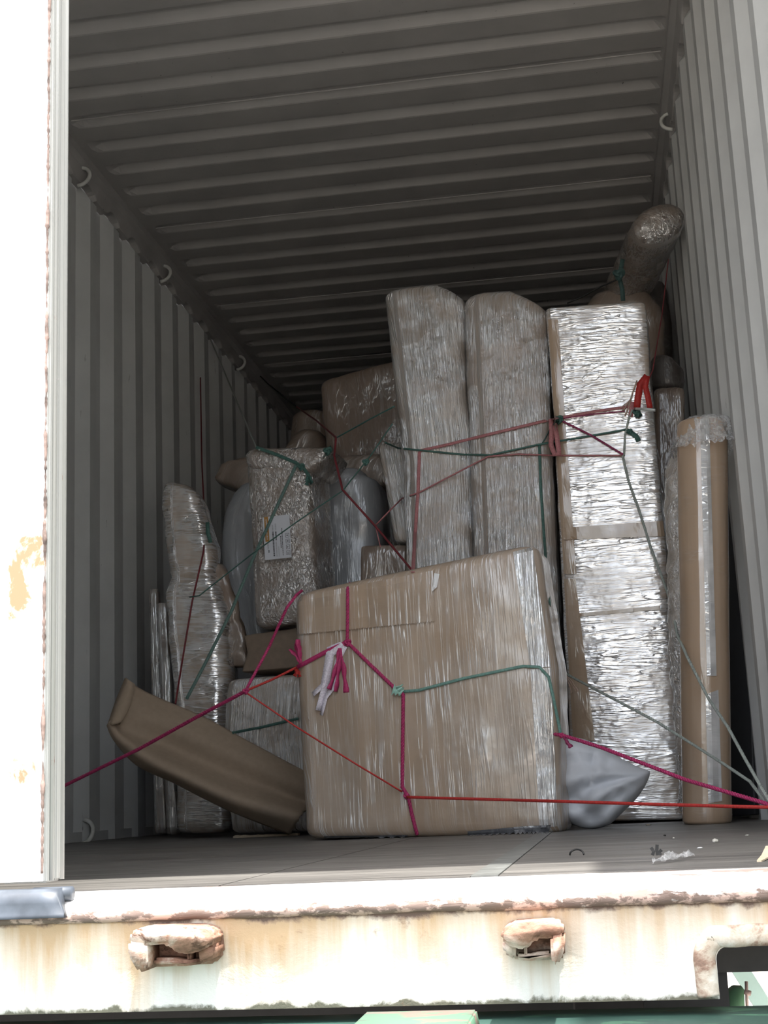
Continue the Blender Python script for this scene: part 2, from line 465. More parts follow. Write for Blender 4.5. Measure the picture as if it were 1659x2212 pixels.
# cam keepers: hood on top, lug to each side, pocket plate between
def keeper(x0, x1, y0, y1, flip):
    a = at(x0, y0, -.07); b = at(x1, y1, -.07); w_ = b.x-a.x; h_ = a.z-b.z; cx = (a.x+b.x)/2; zt = a.z; zb = b.z
    o = bpy.data.objects.new('cam_keeper', None); C.objects.link(o); o.location = (cx, -.07, zb); o.parent = sill
    def X(u): return a.x + w_*(u if not flip else 1-u)
    def Z(v): return zb + h_*v
    def pr(name, uv, ya, yb):
        q = [(X(u), Z(v)) for u, v in uv]
        p = prism(name, q, ya, yb, M_['keeper'], o, .0035)
        return p
    pr('back_plate', [(.03, .10), (.12, .02), (.88, .06), (1, .30), (.97, .85), (.8, .98), (.15, 1), (.02, .8)], -.076, -.068)
    pr('hood', [(.0, .66), (.02, .92), (.14, 1.0), (.55, .99), (.85, .95), (.99, .80), (1.0, .62), (.93, .52), (.78, .40), (.62, .38), (.50, .50), (.45, .62), (.22, .60)], -.125, -.074)
    pr('lug', [(0, .72), (0, .40), (.12, .02), (.22, .04), (.23, .35), (.22, .66), (.12, .70)], -.128, -.074)
    pr('lug', [(.80, .12), (.98, .28), (1.0, .56), (.84, .58), (.78, .45)], -.112, -.074)
    pr('pocket_plate', [(.23, .08), (.64, .08), (.80, .12), (.80, .24), (.60, .20), (.50, .26), (.23, .28)], -.104, -.074)
    pr('pocket_wall', [(.62, .15), (.66, .15), (.66, .42), (.62, .42)], -.100, -.074)
    bpy.context.view_layer.update()
    return o
keeper(308, 488, 1996, 2086, False); keeper(1086, 1226, 1984, 2074, True)

# left door leaf, closed; only its free edge and a strip of its face are in view
m = NB('white_door_paint'); ax = m.xyz()
bn = m.noise(m.coord('Object', (18, 18, 13)), 1, 7, .62, .4); bg_ = m.noise(m.coord('Object', (3, 3, 2)), 1, 2, .5)
zm = m.math('MAXIMUM', m.math('MULTIPLY', m.rng(ax[2], .27, .36), m.rng(ax[2], .52, .46)), m.math('MULTIPLY', m.rng(ax[2], .12, .16), m.math('MULTIPLY', m.rng(ax[2], .25, .20), .7)))
xm = m.rng(ax[0], -.11, -.05)
pt = m.ramp(m.math('ADD', m.math('MULTIPLY', bn, .9), m.math('MULTIPLY', m.math('MULTIPLY', zm, xm), .20)), [(.61, 0), (.68, 1)])
c = m.mix(m.math('MULTIPLY', pt, .9), (.82, .83, .83), (.34, .17, .06))
m.set(Base_Color=c, Roughness=.45)
M_['door'] = m.m
m = NB('pale_door_edge_paint')
n1 = m.noise(m.coord('Object', (40, 40, 9)), 1, 6, .65); st = m.noise(m.coord('Object', (300, 300, .6)), 1, 3)
c = m.mix(m.ramp(n1, [(.66, 0), (.70, 1)]), m.ramp(st, [(.3, (.29, .30, .295)), (.7, (.44, .45, .44))]), (.25, .13, .09))
m.set(Base_Color=c, Roughness=.5)
M_['dooredge'] = m.m
M_['weld'] = plain('rusty_weld_paint', (.22, .16, .14), .7, .7, 60)
M_['gasket'] = plain('grey_blue_rubber', (.085, .10, .125), .45, .35, 22)
DB = at(100, 1903, -.05).z
door = boxes('door_1', [(-1.20, -.004, -.056, -.03, DB, 2.62)], M_['door']); tag(door, kind='structure')
boxes('edge_frame', [(-.06, .0, -.052, -.004, DB-.002, 2.62), (-.016, .004, -.03, -.001, DB, 2.62)], M_['dooredge'], door, .002)
V = []; F = []
pts = []
z = DB+.01
while z < 2.6:
    pts.append(Vector((-.0045+.0012*noise.noise(Vector((0, 0, z*30))), -.0555, z))); z += .004
tube_geo(V, F, pts, .003, 6, lambda t: max(.0006, .0018+.0030*noise.noise(Vector((3, 0, t*61)))+.0016*noise.noise(Vector((3, 0, t*397.3)))+.001*noise.noise(Vector((5, 0, t*1200.7)))))
mesh('weld_seam', V, F, M_['weld'], door, True)
V = []; F = []
for xx, r in ((.0045, .0042), (.0045, .0042)):
    tube_geo(V, F, [Vector((xx, -.012 if xx else 0, DB)), Vector((xx, -.012, 2.62))], r, 8)
    break
tube_geo(V, F, [Vector((.002, -.040, DB)), Vector((.002, -.040, 2.62))], .0035, 8)
mesh('edge_gasket', V, F, M_['dooredge'], door, True)
# rubber flap under the leaf
gz0 = at(120, 1982, -.085).z; gz1 = at(60, 1922, -.085).z
gxr = at(142, 1982, -.085).x; gxt = at(118, 1922, -.085).x
V = []; F = []
NXg = 60
prf = [(-.060, gz1), (-.078, gz1-.001), (-.086, gz1-.006), (-.090, (gz0+gz1)/2), (-.088, gz0+.004), (-.092, gz0), (-.080, gz0-.001), (-.076, gz0+.01), (-.070, (gz0+gz1)/2), (-.058, gz1-.006)]
for i in range(NXg+1):
    for k, (y, z) in enumerate(prf):
        xr = gxr+(gxt-gxr)*((z-gz0)/(gz1-gz0)); x = -1.2+(xr+1.2)*i/NXg
        V.append((x, y+.001*noise.noise(Vector((x*20, k, 0))), z))
n = len(prf)
for i in range(NXg):
    for k in range(n): F.append((i*n+k, (i+1)*n+k, (i+1)*n+(k+1) % n, i*n+(k+1) % n))
F.append(tuple(range(n))); F.append(tuple(NXg*n+k for k in range(n))[::-1])
mesh('bottom_gasket', V, F, M_['gasket'], door, True)
V = []; F = []
tube_geo(V, F, [Vector((gxt-.04, -.055, gz1-.008)), Vector((gxt+.012, -.055, gz1-.008))], .009, 10)
mesh('gasket_bulb', V, F, M_['gasket'], door, True)
# faint sticker on the leaf, thin grey outline and rows of print
M_['stick'] = plain('white_sticker', (.80, .80, .80), .5, .02)
M_['print'] = plain('faded_grey_print', (.55, .56, .58), .6, .1)
s0 = at(18, 1722, -.0565); s1 = at(96, 1806, -.0565)
bl = []
t = .0007
x0, x1, z1, z0 = s0.x, min(s1.x, -.018), s0.z, s1.z
st = boxes('sticker', [(x0, x1, -.0568, -.056, z0, z1)], M_['stick'], door)
bl = [(x0+.001, x1, -.0571, -.0567, z1-.0016, z1-.001), (x0+.001, x1, -.0571, -.0567, z0+.001, z0+.0016), (x0+.001, x0+.0016, -.0571, -.0567, z0+.001, z1-.001)]
for k in range(4): bl.append((x0+.008, x1-.006-.004*(k % 2), -.0571, -.0567, z1-.02-.007*k, z1-.0192-.007*k))
boxes('printed_lines', bl, M_['print'], st)

# right leaf, swung open; above: door header; corner posts
M_['white'] = plain('white_frame_paint', (.78, .79, .79), .45, .04, 8)
d2 = boxes('door_2', [(1.225, 1.28, -1.22, -.03, DB, 2.62)], M_['white']); tag(d2, kind='structure')
tag(boxes('trim_4', [(-1.22, 1.22, -.07, .06, 2.62, 2.80)], M_['white'], None, .004), kind='structure')
tag(boxes('trim_5', [(1.19, 1.26, -.06, .06, 0, 2.70), (1.172, 1.20, .0, .05, 0, 2.66)], M_['white'], None, .004), kind='structure')
tag(boxes('trim_6', [(-1.26, -1.19, -.06, .06, 0, 2.70)], M_['white'], None, .004), kind='structure')

# yard and what shows under the container
m = NB('pale_concrete_yard'); n1 = m.noise(m.coord('Object', (.6, .6, .6)), 1, 6, .6)
m.set(Base_Color=m.ramp(n1, [(.3, (.42, .38, .33)), (.7, (.55, .50, .44))]), Roughness=.85)
M_['yard'] = m.m
tag(mesh('ground', [(-80, -80, -1.45), (80, -80, -1.45), (80, 80, -1.45), (-80, 80, -1.45)], [(0, 1, 2, 3)], M_['yard']), kind='structure')
M_['dark_steel'] = plain('dark_underside_steel', (.05, .05, .055), .6)
CB_ = at(1600, 2087, .15).z
und = boxes('trim_7', [(-1.22, 1.22, y, y+.06, CB_, -.05) for y in [.09+.3*i for i in range(38)]]+[(-1.22, 1.22, .07, LEN, -.052, -.046), (1.17, 1.22, .07, LEN, -.15, -.05), (-1.22, -1.17, .07, LEN, -.15, -.05)], M_['dark_steel']); tag(und, kind='structure')

def green(name, base, alt, amt=.5):
    m = NB(name); n1 = m.noise(m.coord('Object', (9, 26, 26)), 1, 6, .6, .5); n2 = m.noise(m.coord('Object', (5, 14, 14), (0, 0, 0), (2, 7, 1)), 1, 6, .6, .5)
    c = m.ramp(m.noise(m.coord(), 12, 5), [(.3, tuple(q*.75 for q in base)), (.7, base)])
    c = m.mix(m.ramp(n1, [(.50+.2*(1-amt), 0), (.52+.2*(1-amt), 1)]), c, alt)
    c = m.mix(m.ramp(n2, [(.60, 0), (.63, 1)]), c, (.10, .06, .05))
    m.set(Base_Color=c, Roughness=.5, Normal=m.bump(n1, .3, .004)); return m.m
M_['green'] = green('green_chassis_paint', (.035, .085, .07), (.06, .15, .10), .6)
M_['peel'] = green('peeling_light_green_paint', (.12, .26, .17), (.24, .18, .15), .8)
M_['teal'] = plain('pale_teal_paint', (.50, .72, .68), .45, .06)
M_['greenp'] = plain('green_bracket_paint', (.20, .42, .24), .5, .1)
tr = empty('trailer_chassis', (0, -.1, -1.45), 'green steel trailer chassis under the white rusty container sill', 'trailer')
gt = at(1600, 2172, .0).z
boxes('cross_beam', [(-1.25, 1.25, -.62, .0, gt-.22, gt)], M_['green'], tr, .004)
pz = at(900, 2183, -.14).z
p0, p1 = at(790, 2183, -.14), at(1030, 2183, -.14)
prism('stop_plate', [(p0.x, pz), (p1.x, pz), (p1.x+.004, gt-.003), (p0.x-.004, gt-.003)], -.40, -.14, M_['peel'], tr, .002)
q_ = at(1572, 2120, .12)
boxes('post', [(at(1556, 2120, .12).x-.10, q_.x, .12, .17, gt-.3, -.10)], M_['dark_steel'], tr)
boxes('inner_beam', [(-1.25, nx-.02, .24, .40, gt-.3, gt+.035)], M_['dark_steel'], tr)
boxes('side_beam', [(.60, .66, .14, 9, gt-.30, gt-.01), (-.66, -.60, .14, 9, gt-.30, gt-.01)], M_['dark_steel'], tr)
# diagonal teal brace seen through the notch
q0, q1 = at(1570, 2092, .9), at(1650, 2212, .9)
V = []; F = []
a, b = q0, q0+(q1-q0)*1.6
V = [Vector((a.x, .9, a.z+.01)), Vector((a.x+.035, .9, a.z+.01)), Vector((b.x+.035, .9, b.z)), Vector((b.x, .9, b.z)),
     Vector((a.x, .97, a.z+.01)), Vector((a.x+.035, .97, a.z+.01)), Vector((b.x+.035, .97, b.z)), Vector((b.x, .97, b.z))]
mesh('brace', V, [(0, 3, 2, 1), (4, 5, 6, 7), (0, 1, 5, 4), (1, 2, 6, 5), (2, 3, 7, 6), (3, 0, 4, 7)], M_['teal'], tr)
def pp(lst, Y): return [(at(x, y, Y).x, at(x, y, Y).z) for x, y in lst]
prism('bracket', pp([(1577, 2215), (1575, 2146), (1588, 2136), (1608, 2137), (1610, 2215)], .22), .22, .26, M_['greenp'], tr, .001)
prism('bracket', pp([(1497, 2172), (1498, 2156), (1524, 2156), (1524, 2172)], .25), .25, .30, M_['greenp'], tr, .001)
M_['bolt'] = plain('rusty_pink_bolt', (.55, .40, .36), .5, .3)
V = []; F = []
a = at(1612, 2120, .2); b = at(1614, 2175, .2); tube_geo(V, F, [a, b], .0022, 8)
tube_geo(V, F, [at(1608, 2142, .2), at(1622, 2146, .2)], .0035, 8)
mesh('bolt', V, F, M_['bolt'], tr, True)
M_['sand'] = plain('sandy_boundary_wall', (.62, .50, .42), .8, .2, 2)
bw = boxes('wall_yard', [(-30, 40, 22, 22.4, -1.45, .6)]+[(-30, 40, 21.93, 22.0, z, z+.10) for z in (-1.3, -1.0, -.7, -.4)], M_['sand']); tag(bw, kind='structure')

# ================================================================== PACKAGES
def pack(name, secs, mat, dep, r=.03, label=None, cat='package', group=None, wr=.004, wf=9., cap=.03, bulge=0, step=.02, seed=0, parent=None, depv=None, dent=None, smooth_axis=False, capn=4, squash=1):
    """wrapped body lofted through sections. sec = (xl, yl, Yl, xr, yr, Yr): left and right picture edge of the near face and their depths"""
    S = [(at(s[0], s[1], s[2]), at(s[3], s[4], s[5]), (s[6] if len(s) > 6 else dep)) for s in secs]
    # dense rows
    rows = []
    if smooth_axis:
        Ls = catmull([s[0] for s in S], 10); Rs = catmull([s[1] for s in S], 10); Ds = []
        for i in range(len(S)-1): Ds += [S[i][2]+(S[i+1][2]-S[i][2])*k/10 for k in range(10)]
        Ds.append(S[-1][2]); rows = list(zip(Ls, Rs, Ds))
    else:
        for a, b in zip(S, S[1:]):
            L = ((a[0]+a[1])/2-(b[0]+b[1])/2).length; k = max(2, int(L/step))
            for i in range(k): t = i/k; rows.append((a[0].lerp(b[0], t), a[1].lerp(b[1], t), a[2]*(1-t)+b[2]*t))
        rows.append(S[-1])
    # end caps: shrinking rings
    ax0 = ((rows[0][0]+rows[0][1])-(rows[1][0]+rows[1][1])).normalized(); ax1 = ((rows[-1][0]+rows[-1][1])-(rows[-2][0]+rows[-2][1])).normalized()
    full = []
    for k in range(capn):                    # first end
        t = PI/2*(1-k/capn); full.append((rows[0], ax0*(cap*(math.sin(t)-1)), cap*(1-math.cos(t))))
    L0 = 0
    # shift body rows so that the caps stay inside the outline
    for rw in rows: full.append((rw, None, 0))
    for k in range(1, capn+1):
        t = PI/2*k/capn; full.append((rows[-1], ax1*(cap*(math.sin(t)-1)), cap*(1-math.cos(t))))
    body = []
    n = len(full)
    for i, (rw, off, ins) in enumerate(full):
        L, R, d = rw
        if off is None:
            # skip rows that lie inside the rounded ends
            c = (L+R)/2
            if (c-(rows[0][0]+rows[0][1])/2).dot(-ax0) < cap*.98 or (c-(rows[-1][0]+rows[-1][1])/2).dot(-ax1) < cap*.98: continue
            off = Vector((0, 0, 0))
        body.append((L+off, R+off, d, ins))
    npl = 0; V = []; UV = []; F = []; vlen = 0; prev = None
    ringn = None
    for (L, R, d, ins) in body:
        u = R-L; wd = u.length; u = u.normalized(); v = Vector((-u.y, u.x, 0)).normalized()
        ww = wd-2*ins; dd = d-2*ins; rr = max(.002, min(r, ww/2-.0005, dd/2-.0005)); o = L+u*ins+v*ins
        # rounded rectangle, counted out with a fixed number of points
        pts = []
        cn = 6; fn = max(4, int(min(40, S[0][2] and (max((s[1]-s[0]).length for s in S))/.018))); dn = max(3, int(dep/.03))
        def seg(a, b, k, nx_, ny_): 
            for i in range(k): t = i/k; pts.append(((a[0]+(b[0]-a[0])*t), (a[1]+(b[1]-a[1])*t), nx_, ny_))
        def crn(cx_, cy_, a0):
            for i in range(cn): a = a0+PI/2*i/cn; pts.append((cx_+rr*math.cos(a), cy_+rr*math.sin(a), math.cos(a), math.sin(a)))
        seg((rr, 0), (ww-rr, 0), fn, 0, -1); crn(ww-rr, rr, -PI/2); seg((ww, rr), (ww, dd-rr), dn, 1, 0); crn(ww-rr, dd-rr, 0)
        seg((ww-rr, dd), (rr, dd), fn, 0, 1); crn(rr, dd-rr, PI/2); seg((0, dd-rr), (0, rr), dn, -1, 0); crn(rr, rr, PI)
        c = (L+R)/2
        if prev is not None: vlen += (c-prev).length+.3*ins
        prev = c; ul = 0; lastp = None
        for (a, b, na, nb) in pts:
            p = o+u*a+v*b; nr = u*na+v*nb
            if bulge: nr_amt = bulge*math.sin(PI*min(1, max(0, a/max(ww, .01))))*(1 if abs(nb) > .5 else 0); p = p+nr*nr_amt
            q = p*wf+Vector((seed*3.1, seed, 0))
            dsp = wr*(noise.noise(q)+.6*noise.noise(q*2.3)+.35*noise.noise(q*5.1))
            if dent: dsp += dent(p)
            p = p+nr*dsp
            if lastp is not None: ul += (p-lastp).length
            lastp = p; V.append(p); UV.append((ul+seed*1.7, vlen+seed*.9))
        ringn = len(pts)
    m_ = len(body)
    for i in range(m_-1):
        for k in range(ringn): F.append((i*ringn+k, i*ringn+(k+1) % ringn, (i+1)*ringn+(k+1) % ringn, (i+1)*ringn+k))
    # close the ends
    for base, flip in ((0, True), ((m_-1)*ringn, False)):
        c = sum((V[base+k] for k in range(ringn)), Vector())/ringn
        prevb = base
        for f in (.6, .25):
            nb_ = len(V)
            for k in range(ringn):
                p = c+(V[base+k]-c)*f; p = p+Vector((0, 0, 1))*wr*.6*noise.noise(p*14)
                V.append(p); UV.append((UV[base+k][0], UV[base+k][1]+.1*(1-f)))
            for k in range(ringn):
                q = (prevb+k, prevb+(k+1) % ringn, nb_+(k+1) % ringn, nb_+k); F.append(q[::-1] if flip else q)
            prevb = nb_
        V.append(c); UV.append((seed*1.7, UV[base][1]+.2)); ci = len(V)-1
        for k in range(ringn):
            q = (prevb+k, prevb+(k+1) % ringn, ci); F.append(q[::-1] if flip else q)
    o = mesh(name, V, F, mat, parent, True, UV)
    # normals outward
    bm = bmesh.new(); bm.from_mesh(o.data); bmesh.ops.recalc_face_normals(bm, faces=bm.faces); bm.to_mesh(o.data); bm.free()
    if label and not parent: tag(o, label, cat, group); recenter(o)
    elif label: o['label'] = label
    return o

BR = (.34, .235, .155)      # plain brown board
M_['front'] = film('cardboard_under_vertical_film', (.40, .295, .205), .55, 75, 2.6, .10, .55, .0035, 6, .15, gl=.16, fw=.03, cover=.5, grain=.35, low=.25)
M_['streak'] = film('silvery_film_with_vertical_folds', (.30, .23, .175), .62, 170, 6, .0, 1., .005, 12, .15, gl=.5, fw=.10, cover=.75, low=.12)
M_['streak2'] = film('silvery_film_with_slanting_folds', (.30, .225, .17), .58, 150, 8, .16, 1., .005, 14, .15, gl=.46, fw=.09, cover=.65, low=.12)
M_['cross'] = film('silvery_film_with_level_folds', (.37, .28, .205), .95, 9, 85, .14, .55, .004, 9, .13, gl=.62, fw=.07, cover=.75, grain=.8, low=.8, milkcol=(.80, .81, .83))
M_['tube'] = film('tight_smooth_film_on_tube', (.42, .295, .195), .10, 10, 60, .5, .16, .0015, 5, .09, gl=.16, fw=.02, cover=.3)
M_['crink'] = film('crinkled_film', (.23, .175, .135), .4, 55, 40, .4, 1., .006, 26, .15, gl=.42, fw=.07, cover=.7, low=.4)
M_['pole'] = film('glossy_film_on_poles', (.24, .18, .14), .3, 90, 5, 0, .5, .003, 14, .16, gl=.6, fw=.08, cover=.9)
M_['grey'] = film('grey_foam_under_film', (.33, .35, .38), .2, 60, 7, .1, .5, .003, 6, .18, milkcol=(.6, .62, .65), gl=.14, fw=.03, cover=.4)
M_['bubble'] = film('bubble_film', (.44, .38, .32), .6, 70, 60, .7, 1., .006, 45, .18, gl=.5, fw=.08, cover=.9, low=.3)
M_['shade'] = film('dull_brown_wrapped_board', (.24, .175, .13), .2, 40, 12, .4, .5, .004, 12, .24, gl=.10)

# --- large carton in front
fb = pack('wrapped_carton', [(652, 1813, 2.02, 1214, 1802, 1.93), (637, 1500, 2.02, 1200, 1440, 1.93), (629, 1282, 2.02, 1158, 1170, 1.93)], M_['front'], .24, .05,
    'large brown carton in clear film lashed with magenta rope, foremost of the load', 'carton', None, .0035, 6, .028, .008, .016, 1)
def on(x, y, off=.006, default=2.4):
    d = (FW + (x-829.5)/CF*RT - (y-1106)/CF*UP).normalized()
    hit, loc, nrm, idx, ob, mx = scene.ray_cast(bpy.context.evaluated_depsgraph_get(), CPOS+d*.05, d)
    if hit and loc.y < 6: return loc - d*off
    return at(x, y, default)
def sheet_on(name, pix, mat, parent, off=.002, th=.0015, nx_=24, ny_=6, jag=0):
    """thin sheet hugging whatever stands behind the quad pix = TL, TR, BR, BL"""
    bpy.context.view_layer.update()
    V = []; F = []
    tl, tr_, br, bl_ = pix
    for layer in (0, 1):
        for j in range(ny_+1):
            for i in range(nx_+1):
                s, t = i/nx_, j/ny_
                x = (tl[0]*(1-s)+tr_[0]*s)*(1-t)+(bl_[0]*(1-s)+br[0]*s)*t
                y = (tl[1]*(1-s)+tr_[1]*s)*(1-t)+(bl_[1]*(1-s)+br[1]*s)*t
                if jag and j == ny_: y += jag*(1 if i % 2 else -1)
                V.append(on(x, y, off-(0 if layer else -th)))
    n1 = nx_+1; N = n1*(ny_+1)
    for j in range(ny_):
        for i in range(nx_):
            a = j*n1+i; F.append((a, a+n1, a+n1+1, a+1)); F.append((N+a, N+a+1, N+a+n1+1, N+a+n1))
    for i in range(nx_):
        F.append((i, i+1, N+i+1, N+i)); a = ny_*n1+i; F.append((a+1, a, N+a, N+a+1))
    for j in range(ny_):
        a = j*n1; F.append((a+n1, a, N+a, N+a+n1)); a += nx_; F.append((a, a+n1, N+a+n1, N+a))
    return mesh(name, V, F, mat, parent, False, [((v.x)*1., v.z*1.) for v in V])
sheet_on('lid_flap', [(640, 1290), (936, 1232), (938, 1342), (640, 1371)], M_['front'], fb, .0035, .0032, 100, 8, 1.3)
M_['scrap'] = plain('white_tape_scrap', (.78, .79, .80), .4, .04)
sheet_on('tape_scrap', [(938, 1238), (949, 1240), (944, 1268), (933, 1278)], M_['scrap'], fb, .006, .001, 4, 6)['label'] = 'white scrap of tape'
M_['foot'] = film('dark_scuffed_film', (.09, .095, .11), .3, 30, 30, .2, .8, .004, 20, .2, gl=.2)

M_['bunch_highlight'] = film('bunched_film_with_painted_highlight', (.46, .37, .29), 1.0, 120, 5, .05, .9, .005, 10, .16, gl=.55, fw=.10, cover=1.0, milkcol=(.86, .87, .88))  # bunched film whose extra white paints in the corner's highlight band
sheet_on('bunched_film_highlight', [(1108, 1192), (1150, 1182), (1190, 1440), (1146, 1444)], M_['bunch_highlight'], fb, .003, .001, 10, 40, 0)
sheet_on('bunched_film_highlight', [(1146, 1446), (1190, 1442), (1205, 1785), (1166, 1788)], M_['bunch_highlight'], fb, .003, .001, 10, 40, 0)
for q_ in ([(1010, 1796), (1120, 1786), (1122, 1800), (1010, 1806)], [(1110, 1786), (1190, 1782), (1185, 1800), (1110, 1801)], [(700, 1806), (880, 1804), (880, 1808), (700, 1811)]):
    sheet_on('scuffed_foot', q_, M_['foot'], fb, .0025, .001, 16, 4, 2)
# --- three tall cartons
ta = pack('wrapped_carton', [(884, 1790, 2.68, 1030, 1788, 2.64), (862, 1000, 2.68, 1006, 985, 2.64), (848, 860, 2.66, 999, 850, 2.62), (822, 618, 2.66, 992, 610, 2.62)], M_['streak'], .30, .055,
    'tall carton in silvery streaked film, leftmost of the three tall cartons', 'carton', 'tall wrapped cartons standing side by side', .0035, 7, .03, .01, .02, 2)
tb = pack('wrapped_carton', [(1040, 1792, 2.60, 1228, 1790, 2.60), (1012, 960, 2.60, 1192, 960, 2.60), (998, 628, 2.60, 1178, 620, 2.60)], M_['streak2'], .30, .055,
    'tall carton in silvery film with a chamfered top, middle of the three tall cartons', 'carton', 'tall wrapped cartons standing side by side', .0035, 7, .045, .012, .02, 3)
def chamfer(o, u0, drop, hgt=.16, left=0):
    """slope the top down towards the right, like the folded-in board at the carton's end"""
    vs = o.data.vertices; zt = max(v.co.z for v in vs); top = [v for v in vs if v.co.z > zt-hgt]
    xl = min(v.co.x for v in top); xr = max(v.co.x for v in top)
    for v in top:
        u = (v.co.x-xl)/(xr-xl); t = (v.co.z-zt+hgt)/hgt
        v.co.z -= t*drop*max(0, (u-u0)/(1-u0))
        if left: v.co.z -= t*left*max(0, (.5-u)/.5)
chamfer(ta, .62, .055, left=.012); chamfer(tb, .58, .060)
tc = pack('wrapped_carton', [(1240, 1775, 2.62, 1480, 1771, 2.60), (1210, 1200, 2.62, 1438, 1180, 2.60), (1196, 900, 2.62, 1410, 880, 2.60), (1178, 664, 2.62, 1394, 650, 2.60)], M_['cross'], .34, .016,
    'tallest square carton with glaring level film folds, rightmost of the three tall cartons', 'carton', 'tall wrapped cartons standing side by side', .003, 6, .012, .006, .02, 4)
M_['tape'] = film('bare_cardboard_under_film', (.40, .29, .195), .06, 30, 6, 0, .3, .002, 5, .12, gl=.12, cover=.3)
sheet_on('cardboard_edge', [(1184, 690), (1205, 690), (1245, 1240), (1218, 1240)], M_['tape'], tc, .0025, .002, 6, 40)
sheet_on('cardboard_edge', [(1218, 1250), (1243, 1250), (1285, 1600), (1238, 1600)], M_['tape'], tc, .0025, .002, 6, 30)
sheet_on('tape_band', [(1215, 1140), (1432, 1125), (1436, 1158), (1218, 1166)], M_['tape'], tc, .003, .002, 30, 4, .6)
sheet_on('tape_band', [(1250, 1325), (1425, 1308), (1426, 1316), (1250, 1332)], M_['tape'], tc, .003, .002, 30, 3, 0)

# --- cardboard tube and its neighbour by the right wall
tu = pack('cardboard_tube', [(1487, 1782, 2.10, 1594, 1780, 2.12), (1480, 1300, 2.10, 1586, 1298, 2.12), (1472, 898, 2.10, 1583, 896, 2.12)], M_['tube'], .142, .07,
    'upright cardboard tube in clear film with a wrapped cap, beside the right wall', 'tube', None, .0012, 9, .014, 0, .03, 5)
m = NB('clear_crumpled_film'); h = m.noise(m.coord('Object', (1, 1, 1)), 70, 5, .6, 1.2)
m.set(Base_Color=(.86, .88, .9), Roughness=.12, Transmission_Weight=.0, Alpha=m.ramp(h, [(.35, .15), (.7, .7)]), Coat_Weight=1.0, Coat_IOR=1.6, Normal=m.bump(h, 1, .004), Coat_Normal=m.bump(h, 1, .004))
M_['clear'] = m.m
# loose film collar around the tube's cap
def collar(name, cx, cz, cy, r0, prof, amp, mat, parent, seed=0):
    V = []; F = []; n = 72
    for j, (rr, z) in enumerate(prof):
        for k in range(n):
            a = 2*PI*k/n; q = Vector((math.cos(a)*4, math.sin(a)*4, j*.8+seed)); e = noise.noise(q*1.7)+.5*noise.noise(q*4)
            r_ = rr+amp*(j/len(prof))*e
            V.append((cx+r_*math.cos(a), cy+r_*math.sin(a), cz+z+amp*.8*noise.noise(q*2.1)*(j/len(prof))))
    for j in range(len(prof)-1):
        for k in range(n): F.append((j*n+k, j*n+(k+1) % n, (j+1)*n+(k+1) % n, (j+1)*n+k))
    return mesh(name, V, F, mat, parent, True)
tt = (at(1472, 898, 2.10)+at(1583, 896, 2.12))/2
collar('film_cap', tt.x, tt.z, 2.18, .07, [(.02, .012), (.05, .010), (.066, .004), (.073, -.008), (.078, -.03), (.088, -.050), (.098, -.070), (.104, -.086)], .030, M_['clear'], tu, 2)
M_['glare'] = film('painted_glare_on_tube', (.66, .65, .64), .5, 8, 60, .3, .4, .002, 9, .08, gl=.5, cover=.8)  # pale strips paint the tube's lengthwise highlight onto it
bpy.context.view_layer.update()
sheet_on('glare_strip', [(1524, 1500), (1552, 1490), (1560, 1730), (1530, 1735)], M_['glare'], tu, .002, .001, 5, 30)
sheet_on('glare_strip', [(1512, 905), (1532, 905), (1548, 1460), (1527, 1460)], M_['glare'], tu, .002, .001, 5, 50)['label'] = 'pale strip of painted glare'
te = pack('wrapped_bundle', [(1490, 1778, 2.26, 1560, 1776, 2.28), (1462, 1450, 2.26, 1540, 1448, 2.28), (1450, 1050, 2.26, 1530, 1046, 2.28), (1458, 965, 2.28, 1520, 960, 2.30)], M_['bubble'], .12, .045,
    'narrow bubble film bundle squeezed behind the upright cardboard tube', 'bundle', None, .009, 16, .04, 0, .014, 6)

pack('leaning_panel', [(1560, 1766, 2.45, 1632, 1760, 2.38), (1560, 1300, 2.45, 1614, 1300, 2.38), (1560, 1000, 2.45, 1599, 1006, 2.38)], plain('black_panel_board', (.018, .019, .022), .5), .05, .006,
    'narrow black panel leaning between the cardboard tube and the right wall', 'panel', None, .001, 6, .006, 0, .04, 31)
M_['deep'] = film('bundle_film_with_painted_shade', (.06, .05, .045), .1, 30, 20, .3, .4, .004, 12, .28, coat=.5, gl=.04)  # near black: the shade on these bundles is put into their colour
